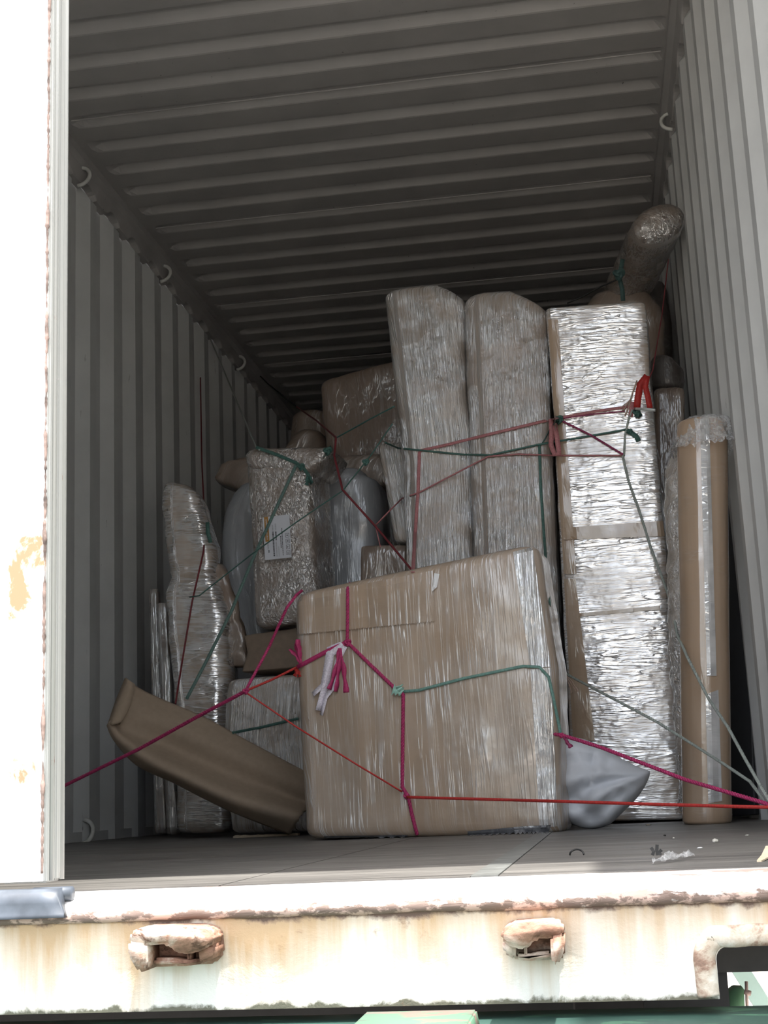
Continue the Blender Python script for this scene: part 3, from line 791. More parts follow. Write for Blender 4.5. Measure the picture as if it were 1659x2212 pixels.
# --- upper right: roll lying towards the door and what it rests on
def barrel(name, axis, rad, mat, label, cat, wr=.008, seed=1, parent=None, wf=11, roll=0.):
    """roll with rounded end; axis: near end to far end"""
    a, b = axis; ax = (b-a).normalized(); n1 = ax.cross(Vector((0, 0, 1))).normalized(); n2 = n1.cross(ax).normalized(); L = (b-a).length
    rt_ = Matrix.Rotation(roll, 3, ax); n1 = rt_ @ n1; n2 = rt_ @ n2
    V = []; F = []; UV = []; n = 56
    st = [(0.0, .02), (.004, .3), (.010, .55), (.022, .76), (.040, .89), (.065, .97), (.10, 1.0)]
    st += [(.10+(L-.2)*i/30, 1.0) for i in range(1, 31)]+[(L-.06, .95), (L-.02, .7), (L, .05)]
    for d, s in st:
        for k in range(n):
            t = 2*PI*k/n; r1 = rad[0]*s; r2 = rad[1]*s
            p = a+ax*d+n1*math.cos(t)*r1+n2*math.sin(t)*r2
            q = p*wf+Vector((seed, 0, 0)); e = wr*(noise.noise(q)+.6*noise.noise(q*2.2)+.4*noise.noise(q*4.7))
            p = p+(n1*math.cos(t)+n2*math.sin(t))*e*min(1, s+.1) + ax*e*(1 if d < .06 else 0)
            V.append(p); UV.append((t*rad[0] if s > .9 else math.cos(t)*r1+3, d if s > .9 else math.sin(t)*r2))
    for j in range(len(st)-1):
        for k in range(n): F.append((j*n+k, j*n+(k+1) % n, (j+1)*n+(k+1) % n, (j+1)*n+k))
    F.append(tuple(range(n))[::-1]); F.append(tuple((len(st)-1)*n+k for k in range(n)))
    o = mesh(name, V, F, mat, parent, True, UV)
    if label and not parent: tag(o, label, cat); recenter(o)
    return o
ra, rb_ = at(1420, 475, 3.05), at(1352, 640, 4.7)
barrel('wrapped_roll', (at(1428, 472, 2.95), at(1350, 640, 3.62)), (.114, .077), M_['crink'], 'round wrapped roll jutting out under the roof at the upper right', 'roll', .007, 3, roll=-.5)
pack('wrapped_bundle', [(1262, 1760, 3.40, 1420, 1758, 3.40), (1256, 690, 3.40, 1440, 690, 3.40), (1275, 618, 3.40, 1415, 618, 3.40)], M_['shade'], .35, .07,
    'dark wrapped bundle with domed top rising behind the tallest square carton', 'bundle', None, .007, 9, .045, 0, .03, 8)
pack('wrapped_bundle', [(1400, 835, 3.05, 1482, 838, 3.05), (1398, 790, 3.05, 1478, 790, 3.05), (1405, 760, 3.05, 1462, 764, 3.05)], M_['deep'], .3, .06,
    'soft bundle with painted shade lying on the brown box by the right wall', 'bundle', None, .006, 10, .03, 0, .02, 9)
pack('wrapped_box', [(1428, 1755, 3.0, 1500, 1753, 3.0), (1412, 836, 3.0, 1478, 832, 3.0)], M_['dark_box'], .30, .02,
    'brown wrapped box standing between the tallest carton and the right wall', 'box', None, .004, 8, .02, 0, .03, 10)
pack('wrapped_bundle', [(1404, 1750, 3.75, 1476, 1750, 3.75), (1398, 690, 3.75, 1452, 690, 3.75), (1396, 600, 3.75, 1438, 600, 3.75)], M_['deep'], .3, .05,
    'bundle with painted shade deep behind the red cord at the right', 'bundle', None, .005, 9, .04, 0, .04, 11)

# --- behind and left of the tall cartons
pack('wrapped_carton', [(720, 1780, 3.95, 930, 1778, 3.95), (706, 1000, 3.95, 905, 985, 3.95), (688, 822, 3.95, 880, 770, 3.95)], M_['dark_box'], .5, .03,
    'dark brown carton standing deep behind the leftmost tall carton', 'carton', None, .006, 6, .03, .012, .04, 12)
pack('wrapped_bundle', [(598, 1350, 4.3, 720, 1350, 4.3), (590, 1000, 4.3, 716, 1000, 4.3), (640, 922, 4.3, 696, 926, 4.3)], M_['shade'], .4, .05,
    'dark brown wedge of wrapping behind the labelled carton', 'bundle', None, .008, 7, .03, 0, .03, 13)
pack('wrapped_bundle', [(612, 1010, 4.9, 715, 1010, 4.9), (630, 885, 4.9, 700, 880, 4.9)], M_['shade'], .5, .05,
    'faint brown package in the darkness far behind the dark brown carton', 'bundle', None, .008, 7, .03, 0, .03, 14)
ni = pack('wrapped_carton', [(850, 1170, 2.86, 905, 1170, 2.86), (838, 1090, 2.86, 905, 1085, 2.86), (816, 958, 2.86, 900, 950, 2.86)], M_['streak'], .16, .02,
    'slim wrapped carton leaning at the left side of the tall cartons', 'carton', None, .003, 10, .016, 0, .015, 15)
pack('wrapped_box', [(780, 1772, 2.88, 885, 1772, 2.88), (778, 1178, 2.88, 880, 1176, 2.88)], M_['dark_box'], .30, .012,
    'small brown box showing its top corner behind the large front carton', 'box', None, .003, 9, .012, 0, .03, 16)
# grey foam bundles
pack('foam_bundle', [(690, 1778, 3.3, 830, 1778, 3.3), (676, 1250, 3.3, 822, 1250, 3.3), (674, 1120, 3.3, 822, 1110, 3.3), (680, 1050, 3.3, 812, 1040, 3.3), (705, 1008, 3.3, 792, 1004, 3.3)], M_['grey'], .32, .075,
    'rounded grey foam bundle in film right of the labelled carton', 'bundle', None, .006, 7, .05, .01, .02, 17, smooth_axis=True)
pack('foam_bundle', [(520, 1778, 3.36, 600, 1778, 3.36), (500, 1400, 3.36, 590, 1400, 3.36), (472, 1220, 3.36, 580, 1215, 3.36), (478, 1110, 3.36, 575, 1105, 3.36), (508, 1040, 3.36, 570, 1034, 3.36)], M_['grey'], .3, .07,
    'grey foam bundle in loose film left of the labelled carton', 'bundle', None, .007, 8, .04, 0, .02, 18, smooth_axis=True)
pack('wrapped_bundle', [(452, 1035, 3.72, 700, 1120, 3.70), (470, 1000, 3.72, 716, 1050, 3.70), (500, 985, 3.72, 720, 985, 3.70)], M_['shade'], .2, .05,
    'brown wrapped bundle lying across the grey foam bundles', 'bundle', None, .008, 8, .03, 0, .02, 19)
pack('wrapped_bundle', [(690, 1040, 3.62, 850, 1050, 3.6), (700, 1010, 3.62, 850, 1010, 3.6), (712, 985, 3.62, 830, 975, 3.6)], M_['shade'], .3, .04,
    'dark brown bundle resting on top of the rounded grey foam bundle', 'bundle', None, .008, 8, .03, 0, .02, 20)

# --- labelled carton
lc = pack('wrapped_carton', [(546, 1358, 2.96, 684, 1338, 2.92), (540, 1180, 2.96, 676, 1170, 2.92), (526, 985, 2.96, 664, 978, 2.92)], M_['crink'], .24, .035,
    'crinkled film carton with a white shipping label, above the silvery streaked box', 'carton', None, .005, 11, .03, .008, .014, 21)
# film drawn over its top
pack('film_hood', [(528, 1012, 2.945, 676, 1020, 2.905), (528, 985, 2.94, 700, 990, 2.905), (535, 966, 2.95, 714, 964, 2.91)], M_['crink'], .26, .03, 'loose crumpled film hood', None, None, .007, 14, .022, 0, .012, 22, parent=lc)
M_['label'] = plain('white_label_paper', (.66, .69, .75), .5, .03, 20)
M_['orange'] = plain('orange_brown_band', (.42, .22, .06), .5, .1)
M_['ink'] = plain('dark_grey_ink', (.07, .075, .09), .6, .1)
M_['paleink'] = plain('pale_grey_ink', (.42, .44, .48), .6, .05)
LB = [(567, 1118), (625, 1111), (630, 1204), (573, 1210)]
def lq(u, v): # label coordinates -> picture
    tl, tr_, br, bl_ = LB
    return ((tl[0]*(1-u)+tr_[0]*u)*(1-v)+(bl_[0]*(1-u)+br[0]*u)*v, (tl[1]*(1-u)+tr_[1]*u)*(1-v)+(bl_[1]*(1-u)+br[1]*u)*v)
def lrect(name, rects, mat, parent, off):
    """bars of print standing on the flat label"""
    V = []; F = []
    A = [P0 for P0 in LBW]
    def w3(u, v, o_): 
        p = (A[0]*(1-u)+A[1]*u)*(1-v)+(A[3]*(1-u)+A[2]*u)*v
        return p+LN*o_
    for (u0, v0, u1, v1) in rects:
        b = len(V)
        for o_ in (off-.0006, off):
            V += [w3(u0, v0, o_), w3(u1, v0, o_), w3(u1, v1, o_), w3(u0, v1, o_)]
        F += [(b+4, b+7, b+6, b+5), (b, b+1, b+2, b+3), (b, b+4, b+5, b+1), (b+1, b+5, b+6, b+2), (b+2, b+6, b+7, b+3), (b+3, b+7, b+4, b)]
    return mesh(name, V, F, mat, parent)
bpy.context.view_layer.update()
LBW = [on(x, y, .004) for x, y in LB]
cY = min(p.y for p in LBW)-.003
LBW = [at(x, y, cY-(.0003*(x-567))) for x, y in LB]
LN = (LBW[1]-LBW[0]).cross(LBW[3]-LBW[0]).normalized()
if LN.y > 0: LN = -LN
lab = lrect('shipping_label', [(0, 0, 1, 1)], M_['label'], lc, .0008); lab['label'] = 'white printed shipping label'
lrect('orange_band', [(.06, .0, .21, .58)], M_['orange'], lab, .0013)
lrect('white_lettering', [(.115, .06+.045*k, .15+.01*(k % 3), .06+.045*k+.028) for k in range(5)]+[(.115, .36+.03*k, .15+.008*(k % 2), .36+.03*k+.018) for k in range(6)], M_['label'], lab, .0018)
ink = []
random.seed(3)
def textrow(u, v0, v1, h, sp=.024):
    v = v0
    while v < v1:
        l = random.choice((.012, .018, .03, .022)); ink.append((u, v, u+h, min(v+l, v1))); v += l+.007
textrow(.33, .36, .94, .055); textrow(.44, .36, .57, .05); textrow(.62, .48, .76, .03); textrow(.68, .30, .94, .028); textrow(.14, .78, .84, .05)
lrect('ink_lettering', ink, M_['ink'], lab, .0013)
ink = []
textrow(.33, .20, .34, .05); textrow(.44, .18, .34, .05); textrow(.44, .60, .95, .04); textrow(.53, .72, .95, .03); textrow(.12, .62, .76, .05)
lrect('pale_lettering', ink, M_['paleink'], lab, .0013)
ic = []
for k in range(4):
    v = .43+.135*k; u0, u1, t_ = .82, .96, .008
    ic += [(u0, v, u1, v+t_), (u0, v+.10-t_, u1, v+.10), (u0, v, u0+t_*1.5, v+.10), (u1-t_*1.5, v, u1, v+.10)]
    if k == 0: ic += [(.86, v+.035, .90, v+.065), (.90, v+.046, .93, v+.054)]
    if k == 1: ic += [(.86, v+.03, .92, v+.042), (.86, v+.06, .92, v+.072), (.86, v+.03, .872, v+.06)]
    if k == 2: ic += [(.86, v+.03, .88, v+.07), (.88, v+.045, .92, v+.055)]
    if k == 3: ic += [(.85, v+.03, .93, v+.036), (.85, v+.048, .93, v+.054), (.85, v+.066, .93, v+.072)]
lrect('handling_icons', ic, M_['ink'], lab, .0013)

# --- lower left cluster
pack('wrapped_box', [(496, 1800, 2.84, 690, 1796, 2.80), (478, 1600, 2.84, 660, 1596, 2.80), (488, 1468, 2.84, 650, 1455, 2.80)], M_['streak'], .28, .03,
    'silvery streaked box behind the slanting cardboard', 'box', None, .004, 8, .02, .008, .018, 23)
M_['card'] = plain('bare_cardboard', (.34, .265, .195), .8, .06, 60)
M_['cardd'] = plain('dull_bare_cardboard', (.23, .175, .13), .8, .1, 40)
pack('cardboard_piece', [(520, 1452, 2.98, 660, 1440, 2.94), (532, 1410, 3.0, 662, 1372, 2.96), (526, 1372, 3.02, 668, 1352, 2.98)], M_['cardd'], .2, .012,
    'folded brown cardboard wedged under the labelled carton', 'cardboard', None, .006, 7, .01, 0, .02, 24)
def pd(p): return 0
pk = pack('wrapped_bundle', [(375, 1802, 3.0, 495, 1800, 3.0, .16), (372, 1560, 3.0, 488, 1558, 3.0, .16), (356, 1380, 3.0, 490, 1378, 3.0, .16), (352, 1290, 3.02, 478, 1285, 3.02, .15), (362, 1245, 3.04, 462, 1240, 3.04, .12), (352, 1190, 3.05, 460, 1188, 3.05, .14), (346, 1100, 3.08, 436, 1095, 3.08, .14), (347, 1035, 3.1, 412, 1045, 3.1, .10)], M_['cross'], .15, .05,
    'tall lumpy film bundle pinched at its middle, standing near the left wall', 'bundle', None, .009, 10, .03, 0, .015, 25, smooth_axis=True)
V = []; F = []
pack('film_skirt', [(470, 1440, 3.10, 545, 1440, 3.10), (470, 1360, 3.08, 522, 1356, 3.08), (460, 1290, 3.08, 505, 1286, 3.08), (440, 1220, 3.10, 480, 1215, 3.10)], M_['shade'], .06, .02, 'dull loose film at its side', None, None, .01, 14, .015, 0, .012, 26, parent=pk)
pack('wrapped_pole', [(332, 1801, 3.35, 362, 1801, 3.35), (320, 1272, 3.35, 340, 1270, 3.35)], M_['pole'], .04, .014,
    'thin film wrapped pole, the one nearer the left wall', 'pole', 'two thin wrapped poles by the left wall', .001, 9, .008, 0, .03, 27)
pack('wrapped_pole', [(358, 1803, 3.22, 388, 1803, 3.22), (336, 1302, 3.22, 362, 1300, 3.22)], M_['pole'], .05, .018,
    'wider film wrapped pole next to the lumpy bundle', 'pole', 'two thin wrapped poles by the left wall', .001, 9, .008, 0, .03, 28)

# --- slanting folded cardboard
ST = [[(270, 1465, 2.52), (262, 1500, 2.50), (246, 1545, 2.48), (238, 1558, 2.46), (234, 1566, 2.48)],
      [(295, 1486, 2.56), (290, 1530, 2.52), (268, 1578, 2.50), (258, 1592, 2.46), (250, 1600, 2.48)],
      [(350, 1513, 2.60), (350, 1560, 2.545), (350, 1610, 2.552), (325, 1640, 2.455), (298, 1651, 2.52)],
      [(440, 1551, 2.62), (436, 1600, 2.57), (430, 1648, 2.577), (405, 1680, 2.475), (380, 1690, 2.55)],
      [(550, 1611, 2.65), (545, 1650, 2.60), (538, 1693, 2.607), (515, 1728, 2.505), (500, 1750, 2.58)],
      [(690, 1686, 2.68), (685, 1712, 2.63), (668, 1742, 2.637), (648, 1765, 2.535), (627, 1800, 2.61)]]
G = [[at(*q) for q in s] for s in ST]
rowsG = [catmull(s, 6) for s in G]; nr = len(rowsG[0])
colsG = [catmull([rowsG[i][j] for i in range(len(G))], 10) for j in range(nr)]
NI = len(colsG[0]); V = []; F = []
for j in range(nr):
    for i in range(NI):
        p = colsG[j][i]
        if i == NI-1: p = p+Vector((.003*((j % 2)*2-1), 0, 0))
        V.append(p+Vector((0, .003*noise.noise(p*5), 0)))
for j in range(nr-1):
    for i in range(NI-1): F.append((j*NI+i, (j+1)*NI+i, (j+1)*NI+i+1, j*NI+i+1))
cs = mesh('cardboard_sheet', V, F, M_['card'], None, True)
md = cs.modifiers.new('thickness', 'SOLIDIFY'); md.thickness = .006; md.offset = 1
tag(cs, 'bare brown folded cardboard slanting down from the left wall to the front carton', 'cardboard')
E5 = [[(233, 1562, 2.46), (250, 1512, 2.49), (270, 1464, 2.52)], [(243, 1566, 2.44), (264, 1518, 2.47), (280, 1470, 2.50)], [(262, 1560, 2.455), (282, 1522, 2.48), (292, 1478, 2.51)], [(258, 1566, 2.475), (275, 1535, 2.5), (288, 1500, 2.53)]]
Gc = [catmull([at(*q) for q in s], 6) for s in E5]
V = [p for c_ in Gc for p in c_]; n = len(Gc[0]); F = [(a*n+i, (a+1)*n+i, (a+1)*n+i+1, a*n+i+1) for a in range(3) for i in range(n-1)]
ef = mesh('folded_end', V, F, M_['card'], cs, True); md = ef.modifiers.new('thickness', 'SOLIDIFY'); md.thickness = .004

# --- white sack
def sack():
    m = NB('white_sack_cloth'); n1 = m.noise(m.coord(), 160, 3); m.set(Base_Color=(.62, .65, .70), Roughness=.6, Normal=m.bump(n1, .1, .001))
    Yc = 2.12
    outline = [(1205, 1610), (1218, 1596), (1250, 1594), (1290, 1608), (1330, 1632), (1375, 1655), (1400, 1664), (1404, 1672), (1395, 1695), (1375, 1725), (1345, 1755), (1318, 1780), (1290, 1789), (1262, 1789), (1235, 1780), (1210, 1765), (1190, 1735), (1185, 1660)]
    ctr = (1282, 1700); V = []; F = []; N = 120
    op = catmull([Vector((x, y, 0)) for x, y in outline+outline[:1]], 8)[:-1]
    ts = []
    # resample the outline by angle
    import bisect
    tot = [0]
    for a, b in zip(op, op[1:]+op[:1]): tot.append(tot[-1]+(b-a).length)
    def P_(s):
        s = (s % 1)*tot[-1]; i = min(bisect.bisect_right(tot, s)-1, len(op)-1); a = op[i]; b = op[(i+1) % len(op)]; return a.lerp(b, (s-tot[i])/max(1e-6, tot[i+1]-tot[i]))
    rings = [(.0, 1), (.12, 1), (.25, 1), (.4, 1), (.55, 1), (.7, 1), (.82, 1), (.91, 1), (.97, 1), (1., 1), (.97, -1), (.85, -1), (.6, -1), (.3, -1), (0, -1)]
    for f, sd_ in rings:
        for k in range(N):
            o = P_(k/N); x = ctr[0]+(o.x-ctr[0])*f; y = ctr[1]+(o.y-ctr[1])*f
            dp = math.sqrt(max(0, 1-f*f))*.085
            # folds radiating from the tied corner at the right and hanging down towards the lower middle
            vx, vy = x-1400, y-1668; an = math.atan2(vy, -vx); dist_ = math.hypot(vx, vy)
            fold = .020*math.sin(an*15+1.2*math.sin(dist_*.018))*min(1, dist_/120)
            vx, vy = x-1300, y-1570; an = math.atan2(vy, vx)
            fold += .010*abs(math.sin(an*6+dist_*.012))+.006*noise.noise(Vector((x*.02, y*.02, 0)))
            fold *= (1-f**4)
            hole = 0
            hx = ((x-1250)*.8+(y-1740)*.6)/34; hy = ((y-1740)*.8-(x-1250)*.6)/13
            if sd_ > 0: hole = .045*math.exp(-(hx*hx+hy*hy))
            V.append(at(x, y, Yc-sd_*dp-(fold if sd_ > 0 else 0)+hole))
    for j in range(len(rings)-1):
        for k in range(N): F.append((j*N+k, (j+1)*N+k, (j+1)*N+(k+1) % N, j*N+(k+1) % N))
    o = mesh('white_sack', V, F, m.m, None, True)
    bm = bmesh.new(); bm.from_mesh(o.data); bmesh.ops.remove_doubles(bm, verts=bm.verts, dist=1e-4); bmesh.ops.recalc_face_normals(bm, faces=bm.faces); bm.to_mesh(o.data); bm.free()
    tag(o, 'creased white cloth sack on the floor right of the large front carton', 'sack'); recenter(o)
sack()

# ================================================================== ROPES
def rm(name, col, rough=.6): return plain(name, col, rough, .25, 200)
M_['mag'] = rm('magenta_cord', (.42, .03, .13)); M_['red'] = rm('red_cord', (.48, .035, .03)); M_['dkred'] = rm('dark_red_cord', (.17, .022, .028))
M_['tealc'] = rm('teal_cord', (.055, .135, .115)); M_['ltteal'] = rm('light_teal_strap', (.15, .29, .25)); M_['pink'] = rm('pink_strap', (.42, .17, .18)); M_['midteal'] = rm('faded_teal_strap', (.11, .19, .17))
M_['greyc'] = rm('grey_green_cord', (.33, .37, .34)); M_['white_rag'] = rm('white_rag', (.74, .70, .78)); M_['ftan'] = rm('frayed_tan_cord', (.42, .30, .24))
M_['purple'] = rm('purple_cord', (.26, .03, .10)); M_['fred'] = rm('red_ribbon', (.40, .022, .018)); M_['blk'] = rm('black_cord', (.02, .02, .02)); M_['dteal'] = rm('dark_teal_cord', (.04, .085, .08))
bpy.context.view_layer.update()
DEPS = None
def path(pts, hug=False):
    """pts: (x, y, Y) or (x, y) = lies on the surface seen there. hug: keep whole run in front of what it passes"""
    P3 = [at(*p) if len(p) > 2 and p[2] is not None else on(p[0], p[1], .007) for p in pts]
    if not hug: return P3
    out = []
    for (a, b), (A, B) in zip(zip(pts, pts[1:]), zip(P3, P3[1:])):
        n = max(2, int(math.hypot(a[0]-b[0], a[1]-b[1])/14))
        for i in range(n):
            t = i/n; x = a[0]+(b[0]-a[0])*t; y = a[1]+(b[1]-a[1])*t; q = A.lerp(B, t); s = on(x, y, .006)
            out.append(s if s.y < q.y or hug == 'tight' else at(x, y, q.y))
    out.append(P3[-1]); return out
LATER = []      # ropes are linked after all are laid out, so that no rope is laid over another by the sight test
def rope(pts, kind, r, mat, label, name=None, pitch=.026, hug=False, cat=None, group=None, extra=None, w_=None, tw=0):
    P3 = path(pts, hug)
    P3 = resample(P3, .02) if hug else resample(catmull(P3, 8) if kind == 'curve' else P3, .02)
    V = []; F = []
    if kind == 'laid': strand_geo(V, F, P3, r, 3, pitch)
    elif kind == 'ribbon': ribbon_geo(V, F, P3, w_ or r*2, .0007, tw=tw)
    else: tube_geo(V, F, P3, r, 7)
    LATER.append((name or 'rope', V, F, mat, label, cat or 'rope', group, extra or []))
    return P3
def knot(c, s, seed=0, n=26):
    """lump of cord wound about itself"""
    pts = []
    for i in range(n+1):
        t = 2*PI*i/n; a = 2*t+seed
        pts.append(c+Vector(((math.sin(t)+2*math.sin(2*t))*.33*s, math.sin(3*t)*.4*s, (math.cos(t)-2*math.cos(2*t))*.33*s)))
    V = []; F = []; tube_geo(V, F, pts, s*.42, 7); return V, F
def tassel(c, dirs, L, w0, seed=0, n=5, flare=1.2):
    V = []; F = []; rnd = random.Random(seed)
    for k in range(n):
        p = c.copy(); pts = [p.copy()]; d = (dirs+Vector((rnd.uniform(-.22, .22), rnd.uniform(-.15, .05), rnd.uniform(-.1, .1)))*flare).normalized()
        l = L*rnd.uniform(.75, 1.05)
        for i in range(9):
            d = (d+Vector((rnd.uniform(-.18, .18), rnd.uniform(-.06, .06), rnd.uniform(-.1, .1)))).normalized(); p = p+d*l/9; pts.append(p.copy())
        ribbon_geo(V, F, catmull(pts, 3), w0, .0006, wf=lambda t: .55+.55*t+.25*math.sin(t*14+k), tw=rnd.uniform(-1, 1))
    return V, F
def K(x, y, off=.012, Y=None): return at(x, y, Y) if Y else on(x, y, off)

# the lashing on the front carton
YB = 1.93
k1 = K(750, 1387); kn = K(530, 1493, Y=1.95); ky = 1.95
rope([(-12, 1771, 2.52), (137, 1698, 2.35), (300, 1618, 2.18), (430, 1546, 2.05), (530, 1493, 1.95)], 'laid', .0052, M_['mag'],
     'thick magenta rope running from the left wall up to the knot beside the front carton', hug=False,
     extra=[('knot', *knot(at(531, 1493, 1.945), .0075), M_['mag'])])
rope([(530, 1493, 1.95), (580, 1400, 2.02), (620, 1312, 1.98), (640, 1286, 2.0), (652, 1276, 2.06)], 'laid', .0042, M_['mag'],
     'magenta rope rising from the left knot to the front carton\'s top left corner')
rope([(532, 1492, 1.95), (590, 1467, 1.99), (640, 1442, 2.03)], 'laid', .0034, M_['red'],
     'short orange red cord between the left knot and the magenta tassel', extra=[('ribbon_end', *tassel(at(641, 1440, 2.03), Vector((.1, 0, -1)), .03, .012, 5, 3), M_['fred'])])
rope([(642, 1441, 2.02), (700, 1410), (750, 1387)], 'ribbon', .004, M_['mag'], 'flat magenta strap from the tassel to the upper knot on the front carton', 'strap', hug=True, cat='strap', w_=.012,
     extra=[('tassel', *tassel(at(650, 1437, 2.02), Vector((0, 0, 1)), .075, .012, 1, 5, .8), M_['mag'])])
rope([(756, 1260, 2.06), (751, 1272), (751, 1330), (750, 1387)], 'laid', .0045, M_['mag'],
     'short upright magenta rope from the top edge of the front carton to its upper knot', hug=False,
     extra=[('knot', *knot(K(751, 1388, .006), .0085), M_['mag']),
            ('rag_tail', *tassel(K(734, 1400, .010), Vector((-.10, 0, -1)), .15, .013, 4, 3, .22), M_['mag']),
            ])
rope([(738, 1393), (712, 1402), (706, 1440), (698, 1480), (676, 1500)], 'ribbon', .004, M_['white_rag'], 'white rag strip hanging left of the magenta tail on the front carton', 'rag_strip', cat='rag', w_=.018, tw=.8)
rope([(742, 1394), (715, 1412), (706, 1470), (688, 1535)], 'ribbon', .004, M_['white_rag'], 'longer white rag strip hanging down the front carton, outermost of the rags', 'rag_strip', cat='rag', w_=.019, tw=-.6)
rope([(745, 1396), (728, 1430), (724, 1480), (704, 1505), (694, 1545)], 'ribbon', .004, M_['white_rag'], 'white rag strip hanging over the magenta tail on the front carton', 'rag_strip', cat='rag', w_=.015, tw=1.)
rope([(751, 1388), (800, 1436), (850, 1484), (871, 1500), (870, 1600), (869, 1700), (882, 1722), (890, 1760), (901, 1803)], 'laid', .005, M_['mag'],
     'thick magenta rope zigzagging down the face of the front carton', hug=True,
     extra=[('knot', *knot(K(878, 1720, .006), .007), M_['mag'])])
rope([(530, 1495, 1.95), (640, 1570, 1.98), (760, 1645, 1.9), (868, 1710)], 'tube', .0024, M_['red'], 'thin red cord slanting from the left knot to the front carton\'s lower knot')
rope([(878, 1722, 1.93), (1100, 1728, 1.80), (1205, 1731, 1.66), (1430, 1738, 1.50), (1659, 1744, 1.36), (1720, 1746, 1.3)], 'ribbon', .004, M_['red'], 'red strap running level from the front carton to the right wall', 'strap', cat='strap', w_=.0075)
rope([(868, 1494), (905, 1491), (1000, 1466), (1130, 1439), (1165, 1441), (1185, 1462), (1196, 1510, 1.93), (1206, 1560, 1.95), (1212, 1590, 1.95)], 'ribbon', .004, M_['ltteal'], 'pale teal strap across the upper right of the front carton and round its side', 'strap', hug=False, cat='strap', w_=.008,
     extra=[('strap_end', *tassel(K(868, 1497, .012), Vector((-.75, -.1, .6)), .028, .026, 8, 2, .5), plain('mint_strap_end', (.38, .66, .56), .5))])
rope([(1198, 1586, 1.86), (1215, 1588, 1.84), (1300, 1615, 1.76), (1480, 1684, 1.58), (1659, 1737, 1.40), (1720, 1755, 1.35)], 'laid', .0048, M_['mag'],
     'thick magenta rope from the front carton past the sack to the right wall',
     extra=[('knot', *knot(at(1212, 1588, 1.84), .006), M_['mag']), ('tail', *tassel(at(1218, 1592, 1.83), Vector((.25, 0, -1)), .04, .009, 2, 3, .6), M_['purple'])])
# grey green ropes at the right
rope([(1345, 984), (1358, 1040), (1380, 1100), (1405, 1180), (1435, 1260, 2.5), (1452, 1310, 2.36), (1463, 1370, 2.22), (1485, 1420, 2.06), (1530, 1508, 1.98), (1572, 1570, 1.8), (1610, 1640, 1.6), (1650, 1710, 1.42), (1680, 1760, 1.35)], 'laid', .0040, M_['greyc'],
     'grey green rope dropping from the tallest carton across the cardboard tube')
rope([(1204, 1444, 2.5), (1240, 1465, 2.45), (1330, 1512, 2.18), (1420, 1560, 2.08), (1500, 1610, 1.98), (1560, 1648, 1.82), (1620, 1688, 1.6), (1659, 1740, 1.42), (1690, 1770, 1.35)], 'laid', .0038, M_['greyc'],
     'grey green rope slanting over the foot of the cardboard tube', extra=[('frayed_end', *tassel(at(1222, 1458, 2.26), Vector((.45, 0, -1)), .07, .0035, 4, 3, .6), M_['ftan'])])
rope([(1215, 1445, 2.2), (1214, 1500, 2.2), (1212, 1545, 2.2), (1217, 1600, 2.2)], 'ribbon', .004, M_['fred'], 'red ribbon hanging in the gap right of the front carton', 'ribbon', cat='ribbon', w_=.014, tw=.6)
# straps round the tall cartons
rope([(905, 974), (960, 962), (1090, 930), (1190, 906), (1206, 903), (1290, 888), (1360, 878)], 'ribbon', .004, M_['pink'], 'pink strap rising across all three tall cartons', 'strap', hug=True, cat='strap', w_=.0095)
rope([(906, 976), (903, 1060), (897, 1150), (892, 1236)], 'ribbon', .004, M_['pink'], 'upright pink strap on the leftmost tall carton', 'strap', hug=True, cat='strap', w_=.011)
rope([(810, 1136, 2.75), (840, 1105, 2.72), (868, 1077), (905, 1064), (1055, 986), (1120, 981), (1200, 984), (1345, 984)], 'tube', .0028, M_['pink'], 'thin pink cord from the dark red rope across the tall cartons', hug=True)
rope([(1190, 905, 2.56), (1192, 935, 2.56), (1190, 960, 2.56), (1198, 982, 2.555), (1208, 980, 2.55), (1203, 945, 2.55), (1198, 915, 2.55)], 'ribbon', .004, M_['pink'], 'pink strap loop hanging between the middle and the tallest carton', 'strap', cat='strap', w_=.016)
rope([(1206, 905), (1280, 895), (1350, 888)], 'tube', .0022, M_['purple'], 'thin level purple cord on the tallest carton', hug=True)
rope([(1208, 906), (1280, 942), (1346, 982)], 'laid', .0034, M_['purple'], 'purple rope slanting down across the tallest carton', hug=True)
rope([(832, 956, 2.66), (860, 968), (1000, 982), (1060, 983), (1165, 960), (1250, 946), (1352, 928)], 'tube', .0034, M_['tealc'], 'teal cord sagging across the three tall cartons', hug=True)
rope([(1165, 962), (1168, 1050), (1176, 1170), (1186, 1300), (1196, 1420, 2.3), (1205, 1500, 2.2), (1213, 1585, 2.1)], 'ribbon', .004, M_['tealc'], 'upright teal strap on the middle tall carton', 'strap', cat='strap', w_=.009)
rope([(1200, 912), (1186, 930), (1176, 950), (1168, 962)], 'tube', .002, M_['dteal'], 'short dark cord below the teal knot of the middle carton', hug=True)
rope([(1206, 900), (1216, 908), (1202, 918)], 'tube', .004, M_['tealc'], 'teal knot between the middle and the tallest carton', 'knot', cat='knot', extra=[('loop', *knot(K(1207, 906, .014), .012), M_['tealc'])])
rope([(1348, 984), (1350, 940), (1358, 905), (1366, 885)], 'laid', .0034, M_['greyc'], 'short grey green rope joining the cords on the tallest carton', hug=True)
rope([(1354, 930), (1362, 934), (1374, 942), (1380, 952)], 'ribbon', .004, M_['tealc'], 'teal knot with a short tail on the tallest carton', 'knot', cat='knot', w_=.016, extra=[('loop', *knot(K(1360, 932, .012), .008), M_['tealc'])])
rope([(1368, 886), (1376, 892), (1384, 900)], 'ribbon', .004, M_['dteal'], 'dark teal knot under the red ribbon', 'knot', cat='knot', w_=.018, extra=[('loop', *knot(K(1376, 893, .012), .010), M_['tealc'])])
